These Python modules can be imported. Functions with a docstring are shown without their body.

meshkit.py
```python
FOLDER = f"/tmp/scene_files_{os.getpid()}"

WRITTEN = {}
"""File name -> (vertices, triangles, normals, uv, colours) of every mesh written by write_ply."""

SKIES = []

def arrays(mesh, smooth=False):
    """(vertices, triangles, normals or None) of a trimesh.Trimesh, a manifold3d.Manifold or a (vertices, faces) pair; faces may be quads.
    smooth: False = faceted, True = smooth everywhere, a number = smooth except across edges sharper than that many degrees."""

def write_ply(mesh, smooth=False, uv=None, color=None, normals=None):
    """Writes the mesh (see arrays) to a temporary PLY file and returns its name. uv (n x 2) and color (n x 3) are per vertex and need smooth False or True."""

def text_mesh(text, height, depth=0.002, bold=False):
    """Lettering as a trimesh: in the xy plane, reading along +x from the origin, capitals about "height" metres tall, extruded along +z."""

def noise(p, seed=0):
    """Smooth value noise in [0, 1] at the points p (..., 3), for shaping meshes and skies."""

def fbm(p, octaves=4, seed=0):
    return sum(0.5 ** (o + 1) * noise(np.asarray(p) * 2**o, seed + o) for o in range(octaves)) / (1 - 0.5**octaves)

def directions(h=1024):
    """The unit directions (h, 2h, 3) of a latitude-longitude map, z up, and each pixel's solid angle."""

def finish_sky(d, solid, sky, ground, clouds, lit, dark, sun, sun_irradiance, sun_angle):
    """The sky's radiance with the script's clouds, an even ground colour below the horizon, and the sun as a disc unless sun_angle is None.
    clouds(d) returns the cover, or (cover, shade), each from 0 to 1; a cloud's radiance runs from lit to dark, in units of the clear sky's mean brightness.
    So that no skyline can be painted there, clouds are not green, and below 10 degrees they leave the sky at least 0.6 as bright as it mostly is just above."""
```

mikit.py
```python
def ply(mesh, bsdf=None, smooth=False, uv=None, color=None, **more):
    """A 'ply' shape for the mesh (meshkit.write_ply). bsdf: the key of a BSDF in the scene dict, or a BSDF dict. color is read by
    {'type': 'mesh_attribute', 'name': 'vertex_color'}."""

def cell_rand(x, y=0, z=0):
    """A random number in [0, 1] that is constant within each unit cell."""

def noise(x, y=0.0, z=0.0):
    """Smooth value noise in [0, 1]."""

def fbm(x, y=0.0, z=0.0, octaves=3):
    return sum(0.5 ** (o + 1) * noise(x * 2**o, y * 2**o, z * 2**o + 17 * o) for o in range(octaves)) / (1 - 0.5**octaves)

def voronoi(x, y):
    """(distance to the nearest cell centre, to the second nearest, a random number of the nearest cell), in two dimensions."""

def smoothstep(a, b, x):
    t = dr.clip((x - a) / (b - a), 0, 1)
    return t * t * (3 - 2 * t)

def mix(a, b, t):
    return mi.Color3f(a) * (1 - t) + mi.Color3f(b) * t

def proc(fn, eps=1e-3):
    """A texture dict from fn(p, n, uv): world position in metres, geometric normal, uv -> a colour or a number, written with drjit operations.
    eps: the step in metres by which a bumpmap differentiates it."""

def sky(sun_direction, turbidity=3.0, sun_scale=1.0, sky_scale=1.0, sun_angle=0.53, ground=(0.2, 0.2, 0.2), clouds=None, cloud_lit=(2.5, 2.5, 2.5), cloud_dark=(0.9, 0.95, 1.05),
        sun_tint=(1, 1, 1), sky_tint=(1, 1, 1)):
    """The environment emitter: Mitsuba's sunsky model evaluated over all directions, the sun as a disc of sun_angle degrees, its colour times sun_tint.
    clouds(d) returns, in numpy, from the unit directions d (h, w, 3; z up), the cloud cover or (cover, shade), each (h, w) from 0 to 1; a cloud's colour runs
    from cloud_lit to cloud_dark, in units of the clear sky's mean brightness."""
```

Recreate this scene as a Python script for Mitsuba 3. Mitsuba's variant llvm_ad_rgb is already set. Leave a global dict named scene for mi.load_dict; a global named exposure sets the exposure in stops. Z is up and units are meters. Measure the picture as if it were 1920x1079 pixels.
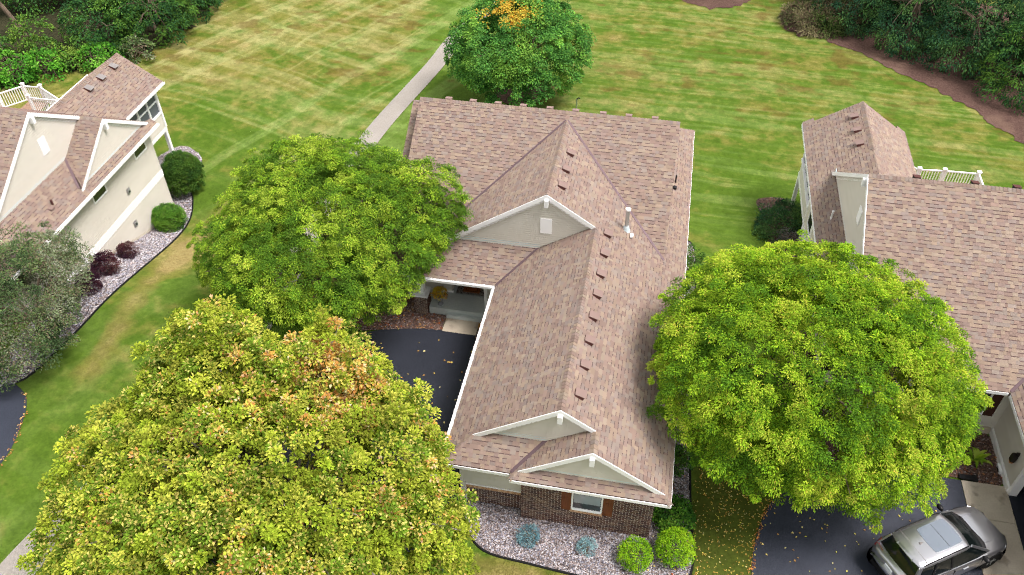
import math
import numpy as np
import trimesh
import shapely
import shapely.geometry as sg
from shapely.geometry import Polygon
import mitsuba as mi
import drjit as dr
import mikit

scene, labels = {}, {}
T = mi.ScalarTransform4f

# ------------------------------------------------------------------ camera, sky, exposure
CAM = np.array([0.0, 0.0, 25.0])
PITCH, ROLL, YAW, FOC = math.radians(42.885), math.radians(0.494), math.radians(-11.31), 1563.45
fwd = np.array([math.sin(YAW) * math.cos(PITCH), math.cos(YAW) * math.cos(PITCH), -math.sin(PITCH)])
rgt = np.array([math.cos(YAW), -math.sin(YAW), 0.0])
dwn = np.cross(fwd, rgt)
upv = -(-math.sin(ROLL) * rgt + math.cos(ROLL) * dwn)
scene['camera'] = {'type': 'perspective', 'fov': 2 * math.degrees(math.atan(960 / FOC)), 'fov_axis': 'x', 'near_clip': 0.5, 'far_clip': 1000.0,
                   'to_world': T().look_at(origin=CAM.tolist(), target=(CAM + fwd).tolist(), up=upv.tolist())}
SUN_DIR = (0.45, -0.06, 0.89)
scene['sky'] = mikit.sky(SUN_DIR, turbidity=3, sun_scale=1.0, sun_angle=24, sun_tint=(0.90, 0.98, 1.22), clouds=lambda d: np.ones(d.shape[:2]),
                         cloud_lit=(2.5, 2.5, 2.5), cloud_dark=(0.9, 0.95, 1.05))
exposure = 1.98

# ------------------------------------------------------------------ helpers
def lin(*c):
    c = np.array(c, float) / 255.0
    return np.where(c <= 0.04045, c / 12.92, ((c + 0.055) / 1.055) ** 2.4)

used = {}
def numbered(key):
    n = used.get(key, 0); used[key] = n + 1
    return key if n == 0 else f'{key}_{n:03d}'

def tag(key, label=None, cat=None, group=None, kind=None):
    d = {}
    if label: d['label'] = label
    if cat: d['category'] = cat
    if group: d['group'] = group
    if kind: d['kind'] = kind
    labels[key] = d
    return key

def put(name, mesh, bsdf, smooth=False, color=None, parent=None, **tags):
    key = numbered((parent + '__' if parent else '') + name)
    if color is not None:
        color = np.asarray(color, float)
        if color.ndim == 1:
            n = len(mesh[0]) if isinstance(mesh, tuple) else len(mesh.vertices)
            color = np.tile(color, (n, 1))
    scene[key] = mikit.ply(mesh, bsdf, smooth=smooth, color=color)
    if tags: tag(key, **tags)
    return key

def thing(name, label, cat, group=None):
    key = numbered(name)
    return tag(key, label, cat, group)

class MB:
    """collects faces with a colour per vertex"""
    def __init__(s): s.v, s.f, s.c, s.n = [], [], [], 0
    def add(s, v, f, c=(1, 1, 1)):
        v = np.asarray(v, float); s.v.append(v); s.f.append(np.asarray(f, int) + s.n); s.n += len(v)
        c = np.asarray(c, float); s.c.append(np.tile(c, (len(v), 1)) if c.ndim == 1 else c)
        return s
    def box(s, lo, hi, c=(1, 1, 1)):
        v, f = boxvf(lo, hi); return s.add(v, f, c)
    def mesh(s): return np.vstack(s.v), np.vstack(s.f)
    def col(s): return np.vstack(s.c)
    def put(s, name, bsdf, colored=False, **k):
        return put(name, s.mesh(), bsdf, color=s.col() if colored else None, **k)

BF = np.array([[0, 2, 1], [0, 3, 2], [4, 5, 6], [4, 6, 7], [0, 1, 5], [0, 5, 4], [1, 2, 6], [1, 6, 5], [2, 3, 7], [2, 7, 6], [3, 0, 4], [3, 4, 7]])
def boxvf(lo, hi):
    (a, b, c), (d, e, f) = lo, hi
    return np.array([[a, b, c], [d, b, c], [d, e, c], [a, e, c], [a, b, f], [d, b, f], [d, e, f], [a, e, f]], float), BF

def chbox(lo, hi, ch=0.01):
    """box with chamfered edges"""
    lo, hi = np.array(lo, float), np.array(hi, float)
    pts = []
    for sx in (0, 1):
        for sy in (0, 1):
            for sz in (0, 1):
                p = np.array([hi[0] if sx else lo[0], hi[1] if sy else lo[1], hi[2] if sz else lo[2]])
                d = np.array([-1 if sx else 1, -1 if sy else 1, -1 if sz else 1]) * ch
                for k in range(3):
                    q = p.copy(); m = [i for i in range(3) if i != k]
                    q[m[0]] += d[m[0]]; q[m[1]] += 0
                    pts.append(q)
                    q = p.copy(); q[k] += d[k]; pts.append(q)
    return trimesh.convex.convex_hull(np.array(pts))

def bar(p, q, w, h, up=(0, 0, 1)):
    """rectangular bar from p to q; w sideways, h along up (below the line: -h..0)"""
    p, q, up = (np.asarray(a, float) for a in (p, q, up))
    d = (q - p) / np.linalg.norm(q - p); s = np.cross(d, up); s /= np.linalg.norm(s); u = np.cross(s, d)
    v = []
    for e in (p, q):
        v += [e - s * w / 2 - u * h, e + s * w / 2 - u * h, e + s * w / 2, e - s * w / 2]
    v = np.array(v)[[0, 1, 5, 4, 3, 2, 6, 7]]
    return v, BF

def tube(pts, rad, sides=7):
    p = np.asarray(pts, float); r = np.broadcast_to(np.asarray(rad, float), (len(p),))
    t = np.gradient(p, axis=0); t /= np.linalg.norm(t, axis=1, keepdims=True) + 1e-9
    a = np.cross(t, np.where(np.abs(t[:, 2:]) < 0.9, [0, 0, 1.0], [1.0, 0, 0])); a /= np.linalg.norm(a, axis=1, keepdims=True)
    b = np.cross(t, a); ang = np.arange(sides) * 2 * np.pi / sides
    v = p[:, None] + r[:, None, None] * (np.cos(ang)[None, :, None] * a[:, None] + np.sin(ang)[None, :, None] * b[:, None])
    f = []
    for i in range(len(p) - 1):
        for j in range(sides):
            k = (j + 1) % sides
            f += [[i * sides + j, i * sides + k, (i + 1) * sides + k], [i * sides + j, (i + 1) * sides + k, (i + 1) * sides + j]]
    v = v.reshape(-1, 3); n = len(v)
    v = np.vstack([v, p[:1], p[-1:]])
    for j in range(sides):
        k = (j + 1) % sides
        f += [[n, k, j], [n + 1, (len(p) - 1) * sides + j, (len(p) - 1) * sides + k]]
    return v, np.array(f)

def prism(poly2, fn0, fn1):
    """closed solid between two images of a 2D ring (convex or nearly)"""
    n = len(poly2); a = np.array([fn0(*p) for p in poly2]); b = np.array([fn1(*p) for p in poly2])
    tri = [t for t in tri2(poly2)]
    f = [[t[0], t[2], t[1]] for t in tri] + [[n + t[0], n + t[1], n + t[2]] for t in tri]
    for i in range(n):
        j = (i + 1) % n
        f += [[i, j, n + j], [i, n + j, n + i]]
    return np.vstack([a, b]), np.array(f)

def tri2(ring):
    """ear clipping of a counter-clockwise ring"""
    ring = [tuple(p) for p in ring]; idx = list(range(len(ring))); out = []
    cr = lambda a, b, c: (b[0] - a[0]) * (c[1] - a[1]) - (b[1] - a[1]) * (c[0] - a[0])
    guard = 0
    while len(idx) > 3 and guard < 5000:
        guard += 1
        for k in range(len(idx)):
            i, j, l = idx[k - 1], idx[k], idx[(k + 1) % len(idx)]
            A, B, Cc = ring[i], ring[j], ring[l]
            if cr(A, B, Cc) <= 1e-12: continue
            if any(cr(A, B, ring[m]) >= 0 and cr(B, Cc, ring[m]) >= 0 and cr(Cc, A, ring[m]) >= 0 for m in idx if m not in (i, j, l)): continue
            out.append((i, j, l)); idx.pop(k); break
        else:
            idx.pop(0)
    out.append(tuple(idx[:3]))
    return out

def ccw(ring):
    ring = [tuple(p) for p in ring]
    return ring if Polygon(ring).exterior.is_ccw else ring[::-1]

def polys(g):
    if g.is_empty: return []
    if g.geom_type == 'Polygon': return [g]
    return [p for p in getattr(g, 'geoms', []) if p.geom_type == 'Polygon']

def spline(pts, n=8, closed=True):
    p = np.array(pts, float); m = len(p); out = []
    for i in range(m if closed else m - 1):
        a, b, c, d = (p[(i + k) % m] if closed else p[min(max(i + k, 0), m - 1)] for k in (-1, 0, 1, 2))
        for t in np.arange(n) / n:
            out.append(0.5 * ((2 * b) + (c - a) * t + (2 * a - 5 * b + 4 * c - d) * t * t + (3 * b - a - 3 * c + d) * t ** 3))
    if not closed: out.append(p[-1])
    return np.array(out)

# ------------------------------------------------------------------ terrain
def ss(a, b, x):
    t = np.clip((np.asarray(x, float) - a) / (b - a), 0, 1); return t * t * (3 - 2 * t)
def terr(x, y):
    x = np.asarray(x, float); y = np.asarray(y, float)
    w = ss(-21, -10, x)
    return -2.35 * ss(21.5, 31.5, y) * (1 - w) - 1.9 * ss(27, 38, y) * w

def sheet(poly, cell, zoff, thick=None):
    """a sheet laid on the terrain inside a plan polygon"""
    x0, y0, x1, y1 = poly.bounds; mb = MB(); prep = shapely.prepared.prep(poly)
    xs = np.arange(math.floor(x0 / cell), math.ceil(x1 / cell)) * cell
    ys = np.arange(math.floor(y0 / cell), math.ceil(y1 / cell)) * cell
    for x in xs:
        for y in ys:
            b = sg.box(x, y, x + cell, y + cell)
            if prep.contains(b): rings = [[(x, y), (x + cell, y), (x + cell, y + cell), (x, y + cell)]]
            elif prep.intersects(b): rings = [list(sg.polygon.orient(g).exterior.coords)[:-1] for g in polys(poly.intersection(b))]
            else: continue
            for r in rings:
                r = np.array(r); 
                if len(r) < 3: continue
                mb.add(np.c_[r, terr(r[:, 0], r[:, 1]) + zoff], np.array(tri2(r)))
    v, f = mb.mesh()
    m = trimesh.Trimesh(v, f, process=False); m.merge_vertices(digits_vertex=4)
    return np.array(m.vertices), np.array(m.faces)

# ------------------------------------------------------------------ materials
def ref(k): return {'type': 'ref', 'id': k}
VC = {'type': 'mesh_attribute', 'name': 'vertex_color'}
def rgb(*c): return {'type': 'rgb', 'value': [float(x) for x in lin(*c)]}
def rgbl(*c): return {'type': 'rgb', 'value': list(map(float, c))}
def princ(col, rough=0.6, **k): return {'type': 'principled', 'base_color': col, 'roughness': rough, 'specular': k.pop('specular', 0.3), **k}
def two(b): return {'type': 'twosided', 'bsdf': b}
def bump(b, fn, scale, eps=0.004): return {'type': 'bumpmap', 'arbitrary': mikit.proc(fn, eps), 'scale': scale, 'bsdf': b}

N, FB, SM, MIX = mikit.noise, mikit.fbm, mikit.smoothstep, mikit.mix
def C3(*c): return [float(x) for x in lin(*c)]

def grass_fn(p, n, uv):
    x, y = p.x, p.y
    right = SM(-13.5, -9.0, x)
    w1 = (FB(x * 0.15, y * 0.15, 3.0, 2) - 0.5) * 3.0
    n2 = FB(x * 0.55 + 2.0, y * 0.62, 2.5, 3)
    n3 = FB(x * 1.9 + 7.0, y * 2.1, 4.5, 3)
    fine = N(x * 9.0, y * 10.0, 1.5) * 0.45 + N(x * 21.0, y * 23.0, 2.5) * 0.55
    # mowing passes: rows and crossing columns on the left, rows along the houses on the right
    bl = 0.292 * x + 0.956 * y + w1 * 0.5; al = 0.956 * x - 0.292 * y
    cl = 0.906 * x - 0.423 * y + w1 * 0.4; ac = 0.423 * x + 0.906 * y
    rows = N(bl * 0.95, al * 0.05, 1.0) * 0.60 + N(bl * 3.6, al * 0.14, 4.0) * 0.40
    cols = N(cl * 1.35, ac * 0.05, 7.0) * 0.6 + N(cl * 4.4, ac * 0.12, 9.0) * 0.4
    br = y + 0.055 * x + w1 * 0.25
    rowr = N(br * 1.1, x * 0.035, 2.0) * 0.30 + N(br * 3.4, x * 0.12, 5.0) * 0.38 + N(br * 8.0, x * 0.45, 8.0) * 0.32
    paleL = 0.62 * SM(0.42, 0.72, rows) + 0.62 * SM(0.46, 0.74, cols)
    paleR = SM(0.40, 0.66, rowr)
    pale = paleL * (1 - right) * 0.9 + paleR * right * 0.45
    zone = SM(33.0, 38.0, y) + 0.25
    pale = pale * dr.minimum(zone, 1.0) * (0.55 + 0.9 * n3)
    # how dry the ground is
    farL = SM(36.0, 50.0, y - 0.55 * (x + 25.0)) * (1 - right)
    farR = SM(38.0, 52.0, y) * right
    dry = 0.30 + (n2 - 0.5) * 0.75 + (n3 - 0.5) * 0.45 + 0.22 * farL + 0.10 * farR
    dry = dry - 0.34 * SM(-17.5, -15.0, x + 0.11 * (y - 45.0)) * SM(-8.0, -12.0, x) * SM(28.0, 33.0, y)
    dry = dry - 0.10 * SM(40.0, 36.0, y) * right - 0.08 * SM(20.0, 16.0, y)
    dxl = dr.abs(x + 21.3 + 0.09 * (y - 22.0))
    dry = dry + 0.34 * SM(0.9, 0.0, dxl + 1.6 * (n3 - 0.5)) * SM(16.5, 19.0, y) * SM(35.0, 29.0, y)
    dry = dry + 0.30 * SM(31.5, 28.0, y) * SM(24.0, 27.0, y) * SM(-19.0, -21.0, x)
    dry = dry + 0.45 * SM(14.1, 13.2, y) * SM(-4.8, -3.6, x) * SM(3.2, 1.8, x)
    g0 = MIX(C3(72, 104, 26), C3(106, 134, 46), n3 * 0.6 + 0.4 * n2)
    g1 = MIX(C3(108, 112, 44), C3(140, 140, 70), n3)
    g2 = MIX(C3(150, 130, 78), C3(178, 160, 112), fine)
    c = MIX(g0, g1, SM(0.26, 0.56, dry))
    c = MIX(c, g2, SM(0.52, 0.86, dry) * 0.85)
    c = MIX(c, MIX(C3(144, 168, 92), C3(180, 180, 122), SM(0.2, 0.6, dry)), dr.clip(pale, 0, 1) * 0.62)
    c = MIX(c, C3(112, 92, 46), 0.6 * SM(0.55, 0.72, FB(x * 0.6 + 9.0, y * 0.9, 7.5, 3)) * SM(42.0, 48.0, y))
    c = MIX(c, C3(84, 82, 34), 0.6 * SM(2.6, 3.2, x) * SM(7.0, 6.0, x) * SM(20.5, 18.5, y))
    return c * (0.33 + 0.56 * fine + 0.20 * n3)
def grass_h(p, n, uv):
    return N(p.x * 18, p.y * 18) * 0.6 + N(p.x * 45, p.y * 45) * 0.4
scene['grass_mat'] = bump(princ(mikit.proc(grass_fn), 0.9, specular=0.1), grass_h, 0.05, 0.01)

def asphalt_fn(p, n, uv):
    f = N(p.x * 60, p.y * 60) * 0.5 + N(p.x * 140, p.y * 140) * 0.5
    b = FB(p.x * 0.7, p.y * 0.7, 1.0, 3)
    return MIX([0.011, 0.0135, 0.021], [0.025, 0.030, 0.044], 0.55 * f + 0.6 * (b - 0.2))
scene['asphalt_mat'] = princ(mikit.proc(asphalt_fn), 0.62, specular=0.35)
scene['worn_asphalt_mat'] = princ(mikit.proc(lambda p, n, uv: asphalt_fn(p, n, uv) * 1.7), 0.6, specular=0.4)
def conc_fn(p, n, uv):
    b = FB(p.x * 1.3, p.y * 1.3, p.z, 4); f = N(p.x * 50, p.y * 50, p.z * 50); s = SM(0.62, 0.8, FB(p.x * 2.4 + 4, p.y * 2.4, 1.0, 3))
    return MIX(MIX(C3(172, 160, 142), C3(206, 196, 178), b), C3(120, 106, 88), s * 0.6) * (0.9 + 0.2 * f)
scene['concrete_mat'] = princ(mikit.proc(conc_fn), 0.85)
def slab_fn(p, n, uv):
    b = FB(p.x * 1.6, p.y * 1.6, p.z * 2, 4); f = N(p.x * 45, p.y * 45, p.z * 45)
    return MIX(C3(172, 180, 180), C3(206, 212, 210), b) * (0.88 + 0.22 * f)
scene['slab_mat'] = princ(mikit.proc(slab_fn), 0.7)
def path_fn(p, n, uv):
    b = FB(p.x * 0.8, p.y * 0.8, 2.0, 3); f = N(p.x * 22, p.y * 22); g = N(p.x * 60, p.y * 60)
    return MIX(C3(128, 123, 116), C3(164, 159, 152), 0.45 * b + 0.3 * f + 0.25 * g)
scene['path_mat'] = princ(mikit.proc(path_fn), 0.9)
def mulch_fn(p, n, uv):
    f = N(p.x * 14, p.y * 30) * 0.5 + N(p.x * 40, p.y * 25) * 0.5; b = FB(p.x * 0.6, p.y * 0.6, 3.0, 3)
    return MIX(MIX(C3(56, 42, 38), C3(112, 88, 80), f), C3(126, 104, 90), SM(0.5, 0.8, b) * 0.35)
scene['mulch_mat'] = bump(princ(mikit.proc(mulch_fn), 0.95, specular=0.1), lambda p, n, uv: N(p.x * 25, p.y * 40), 0.03, 0.006)
def wood_fn(p, n, uv):
    f = N(p.x * 6, p.y * 6) * 0.5 + N(p.x * 20, p.y * 20) * 0.5
    return MIX([0.012, 0.017, 0.008], [0.055, 0.05, 0.028], f)
scene['forest_mat'] = princ(mikit.proc(wood_fn), 1.0, specular=0.05)
def bed_fn(p, n, uv):
    f, s, w = mikit.voronoi(p.x * 22, p.y * 22)
    return MIX(C3(60, 52, 50), C3(140, 128, 126), w)
scene['bed_mat'] = princ(mikit.proc(bed_fn), 0.9)
def rbed_fn(p, n, uv):
    f, s, w = mikit.voronoi(p.x * 24, p.y * 24)
    return MIX(C3(50, 36, 32), C3(118, 92, 82), w)
scene['mixed_bed_mat'] = princ(mikit.proc(rbed_fn), 0.9)
scene['stone_mat'] = princ(VC, 0.75)
scene['litter_mat'] = two(princ(VC, 0.7))
scene['shingle_mat'] = bump(two(princ(VC, 0.92, specular=0.15)), lambda p, n, uv: N(p.x * 90, p.y * 90, p.z * 90), 0.004, 0.003)
scene['deck_mat'] = princ(rgb(104, 86, 80), 0.9)
scene['brick_mat'] = bump(princ(VC, 0.85, specular=0.2), lambda p, n, uv: FB(p.x * 60, p.y * 60, p.z * 60, 2), 0.006, 0.003)
scene['mortar_mat'] = princ(rgb(206, 196, 184), 0.95)
def siding_fn(p, n, uv):
    return MIX(C3(202, 198, 187), C3(211, 207, 197), FB(p.x * 0.9 + p.y * 0.8, p.z * 6.0, p.y * 0.3, 3))
scene['siding_mat'] = princ(mikit.proc(siding_fn), 0.55)
def trim_fn(p, n, uv):
    return MIX(C3(240, 241, 243), C3(250, 250, 250), FB(p.x * 1.7, p.y * 1.7, p.z * 3.0, 3))
scene['trim_mat'] = princ(mikit.proc(trim_fn), 0.45)
scene['flashing_mat'] = princ(rgb(200, 216, 222), 0.45, metallic=0.15)
scene['valley_mat'] = princ(rgb(104, 86, 90), 0.5, metallic=0.2)
scene['vent_mat'] = princ(rgb(84, 52, 48), 0.7)
scene['vent_top_mat'] = princ(rgb(134, 114, 108), 0.85)
scene['grey_vent_mat'] = princ(rgb(142, 138, 136), 0.5, metallic=0.3)
scene['steel_mat'] = princ(rgb(196, 202, 204), 0.35, metallic=0.8)
scene['dark_mat'] = princ(rgb(28, 28, 30), 0.6)
scene['room_mat'] = princ(rgb(44, 46, 48), 0.9)
scene['blind_mat'] = princ(rgb(150, 158, 162), 0.7)
scene['black_plastic_mat'] = princ(rgb(22, 22, 24), 0.45)
def shut_fn(p, n, uv): return MIX(C3(92, 50, 22), C3(122, 70, 34), N(p.x * 40, p.y * 8, p.z * 3))
scene['shutter_mat'] = princ(mikit.proc(shut_fn), 0.5)
scene['dark_shutter_mat'] = princ(rgb(64, 34, 26), 0.5)
scene['glass_mat'] = {'type': 'thindielectric', 'int_ior': 1.5}
def screen_fn(p, n, uv): return [0.10, 0.11, 0.12]
scene['screen_mat'] = princ(rgb(92, 98, 104), 0.5)
def bark_fn(p, n, uv):
    return MIX(C3(78, 66, 56), C3(140, 124, 108), FB(p.x * 9, p.y * 9, p.z * 2.5, 3))
scene['bark_mat'] = princ(mikit.proc(bark_fn), 0.95)
scene['pale_bark_mat'] = princ(mikit.proc(lambda p, n, uv: MIX(C3(120, 112, 102), C3(176, 168, 156), FB(p.x * 9, p.y * 9, p.z * 3, 2))), 0.9)
scene['leaf_mat'] = {'type': 'principledthin', 'base_color': VC, 'roughness': 0.55, 'diff_trans': 0.45, 'spec_trans': 0.0, 'eta': 1.35}
scene['paint_mat'] = princ(rgb(190, 191, 196), 0.22, metallic=0.9, clearcoat=1.0, clearcoat_gloss=0.95)
scene['car_glass_mat'] = princ(rgb(14, 20, 20), 0.04, specular=0.6)
scene['roof_glass_mat'] = princ(rgb(112, 122, 134), 0.06, specular=0.8)
scene['tyre_mat'] = princ(rgb(22, 22, 22), 0.85)
scene['chrome_mat'] = princ(rgb(225, 225, 228), 0.12, metallic=1.0)
scene['red_mat'] = princ(rgb(150, 14, 16), 0.2, clearcoat=1.0)
scene['plate_mat'] = princ(rgb(224, 228, 232), 0.4)
scene['mat_mat'] = princ(mikit.proc(lambda p, n, uv: MIX(C3(120, 66, 30), C3(160, 92, 40), N(p.x * 50, p.y * 50))), 0.95)
scene['rug_mat'] = princ(mikit.proc(lambda p, n, uv: MIX(C3(60, 56, 58), C3(150, 146, 140), SM(0.4, 0.6, N(p.x * 34, p.y * 34)))), 0.95)
scene['urn_mat'] = princ(rgb(132, 134, 140), 0.6)
scene['deckboard_mat'] = princ(mikit.proc(lambda p, n, uv: MIX(C3(130, 104, 88), C3(160, 132, 112), N(p.x * 3, p.y * 30))), 0.8)
scene['lantern_mat'] = princ(rgb(40, 34, 32), 0.4, metallic=0.3)
scene['amber_mat'] = princ(rgb(190, 120, 60), 0.3)
scene['dirt_mat'] = princ(rgb(70, 60, 52), 0.95)

# ------------------------------------------------------------------ ground
def grid(x0, x1, y0, y1, st):
    xs = np.arange(x0, x1 + 1e-6, st); ys = np.arange(y0, y1 + 1e-6, st)
    X, Y = np.meshgrid(xs, ys, indexing='ij'); v = np.c_[X.ravel(), Y.ravel(), terr(X, Y).ravel()]
    n = len(ys); i, j = np.meshgrid(np.arange(len(xs) - 1), np.arange(n - 1), indexing='ij'); a = (i * n + j).ravel()
    return v, np.vstack([np.c_[a, a + n, a + n + 1], np.c_[a, a + n + 1, a + 1]])
xs = np.r_[-420:-60:40, np.arange(-60, 45, 0.6), 45:420:40]; ys = np.r_[-200:0:25, np.arange(0, 75, 0.6), 75:500:40]
X, Y = np.meshgrid(xs, ys, indexing='ij'); n = len(ys)
i, j = np.meshgrid(np.arange(len(xs) - 1), np.arange(n - 1), indexing='ij'); a = (i * n + j).ravel()
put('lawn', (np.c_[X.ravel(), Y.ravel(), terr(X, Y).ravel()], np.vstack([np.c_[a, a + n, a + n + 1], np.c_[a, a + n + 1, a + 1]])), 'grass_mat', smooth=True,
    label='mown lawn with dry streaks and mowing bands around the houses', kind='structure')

def ribbon(pts, w):
    p = spline(pts, 8, closed=False); d = np.gradient(p, axis=0); d /= np.linalg.norm(d, axis=1, keepdims=True); nn = np.c_[-d[:, 1], d[:, 0]]
    return Polygon(np.vstack([p + nn * w / 2, (p - nn * w / 2)[::-1]]))
path_poly = ribbon([(-8.0, 66.0), (-10.8, 62.0), (-13.0, 58.0), (-14.4, 53.6), (-15.0, 49.0), (-16.5, 40.0), (-16.6, 33.0), (-15.8, 27.0), (-15.4, 22.0), (-16.2, 16.5), (-17.9, 12.4), (-18.6, 9.5), (-19.0, 5.0)], 1.32)
put('path', sheet(path_poly, 0.8, 0.03), 'path_mat', smooth=True, label='grey crushed stone footpath running behind the trees beside the lawn', kind='structure')

main_drive = Polygon(spline([(-5.0, 23.15), (-7.6, 23.25), (-9.0, 23.1), (-10.9, 22.4), (-11.6, 20.5), (-11.2, 18.0), (-12.5, 14.5), (-14.0, 9.0), (-14.0, 3.0), (-4.9, 3.0), (-4.9, 9.0), (-4.9, 15.5), (-4.9, 20.0)], 6)).intersection(sg.box(-30, 3, -4.9, 23.3))
put('driveway', sheet(main_drive, 0.8, 0.03), 'asphalt_mat', smooth=True, label='black asphalt courtyard driveway of the middle house', kind='structure')
right_drive = Polygon(list(map(tuple, spline([(5.4, 8.0), (5.0, 12.0), (4.85, 14.5), (5.1, 16.2), (5.7, 17.6), (6.8, 18.9), (8.4, 19.5)], 6, closed=False))) + [(12.1, 19.5), (12.1, 8.0)])
put('driveway', sheet(right_drive, 0.8, 0.03), 'worn_asphalt_mat', smooth=True, label='dark asphalt driveway under the silver car', kind='structure')
left_drive = Polygon(list(map(tuple, spline([(-23.6, 17.4), (-22.6, 16.8), (-22.0, 15.7), (-21.6, 14.0), (-21.9, 12.0), (-22.5, 9.0)], 6, closed=False))) + [(-34, 9), (-34, 17.4)])
put('driveway', sheet(left_drive, 0.8, 0.03), 'worn_asphalt_mat', smooth=True, label='dark asphalt driveway at the left edge of the photo', kind='structure')
for k, (y0, y1) in enumerate(((18.02, 19.5), (15.4, 18.0), (12.6, 15.38), (9.0, 12.58))):
    v, f = boxvf((12.115, y0, -0.1), (13.58, y1, 0.045)); 
    if k == 0: apron = put('apron', (v, f), 'concrete_mat', label='tan concrete apron in front of the open garage', kind='structure')
    else: put('slab', (v, f), 'concrete_mat', parent=apron)

def rough_edge(poly, amp, seed):
    r = poly.segmentize(0.25).exterior.coords; r = np.array(r)[:-1]; g = np.random.default_rng(seed); k = g.normal(size=len(r)); k = (k + np.roll(k, 1) + np.roll(k, -1)) / 1.7
    d = np.roll(r, -1, 0) - np.roll(r, 1, 0); d /= np.linalg.norm(d, axis=1, keepdims=True) + 1e-9
    return max(polys(Polygon(r + np.c_[-d[:, 1], d[:, 0]] * (amp * k)[:, None]).buffer(0)), key=lambda q: q.area)

# planting beds
bed_left = Polygon(spline([(-25.2, 33.2), (-24.6, 33.1), (-24.0, 32.1), (-23.45, 30.5), (-23.0, 27.5), (-22.6, 24.5), (-22.55, 22.0), (-22.8, 19.6), (-23.4, 17.4), (-25.5, 17.4), (-25.5, 24.0), (-25.5, 31.0)], 6)).difference(sg.box(-40, 15, -24.9, 31.83)).buffer(0)
bed_left = max(polys(bed_left), key=lambda g: g.area)
bed_left2 = Polygon(spline([(-27.6, 37.2), (-26.0, 36.8), (-25.1, 35.4), (-25.0, 33.9), (-25.2, 32.8), (-27.0, 32.4), (-28.5, 34.0)], 6))
bed_front = Polygon(spline([(-4.75, 15.5), (-4.6, 14.6), (-3.8, 13.75), (-2.2, 13.55), (0.0, 13.42), (2.0, 13.55), (2.8, 13.9), (3.0, 14.9), (2.85, 16.5), (2.7, 20.0), (2.65, 25.0), (2.6, 31.0), (2.0, 32.0), (1.4, 30.0), (1.4, 16.0)], 6)).union(sg.box(-4.9, 14.2, 1.55, 15.6)).difference(sg.box(-2.8, 15.2, 1.5, 40)).difference(sg.box(-4.9, 15.51, 1, 30))
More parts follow.
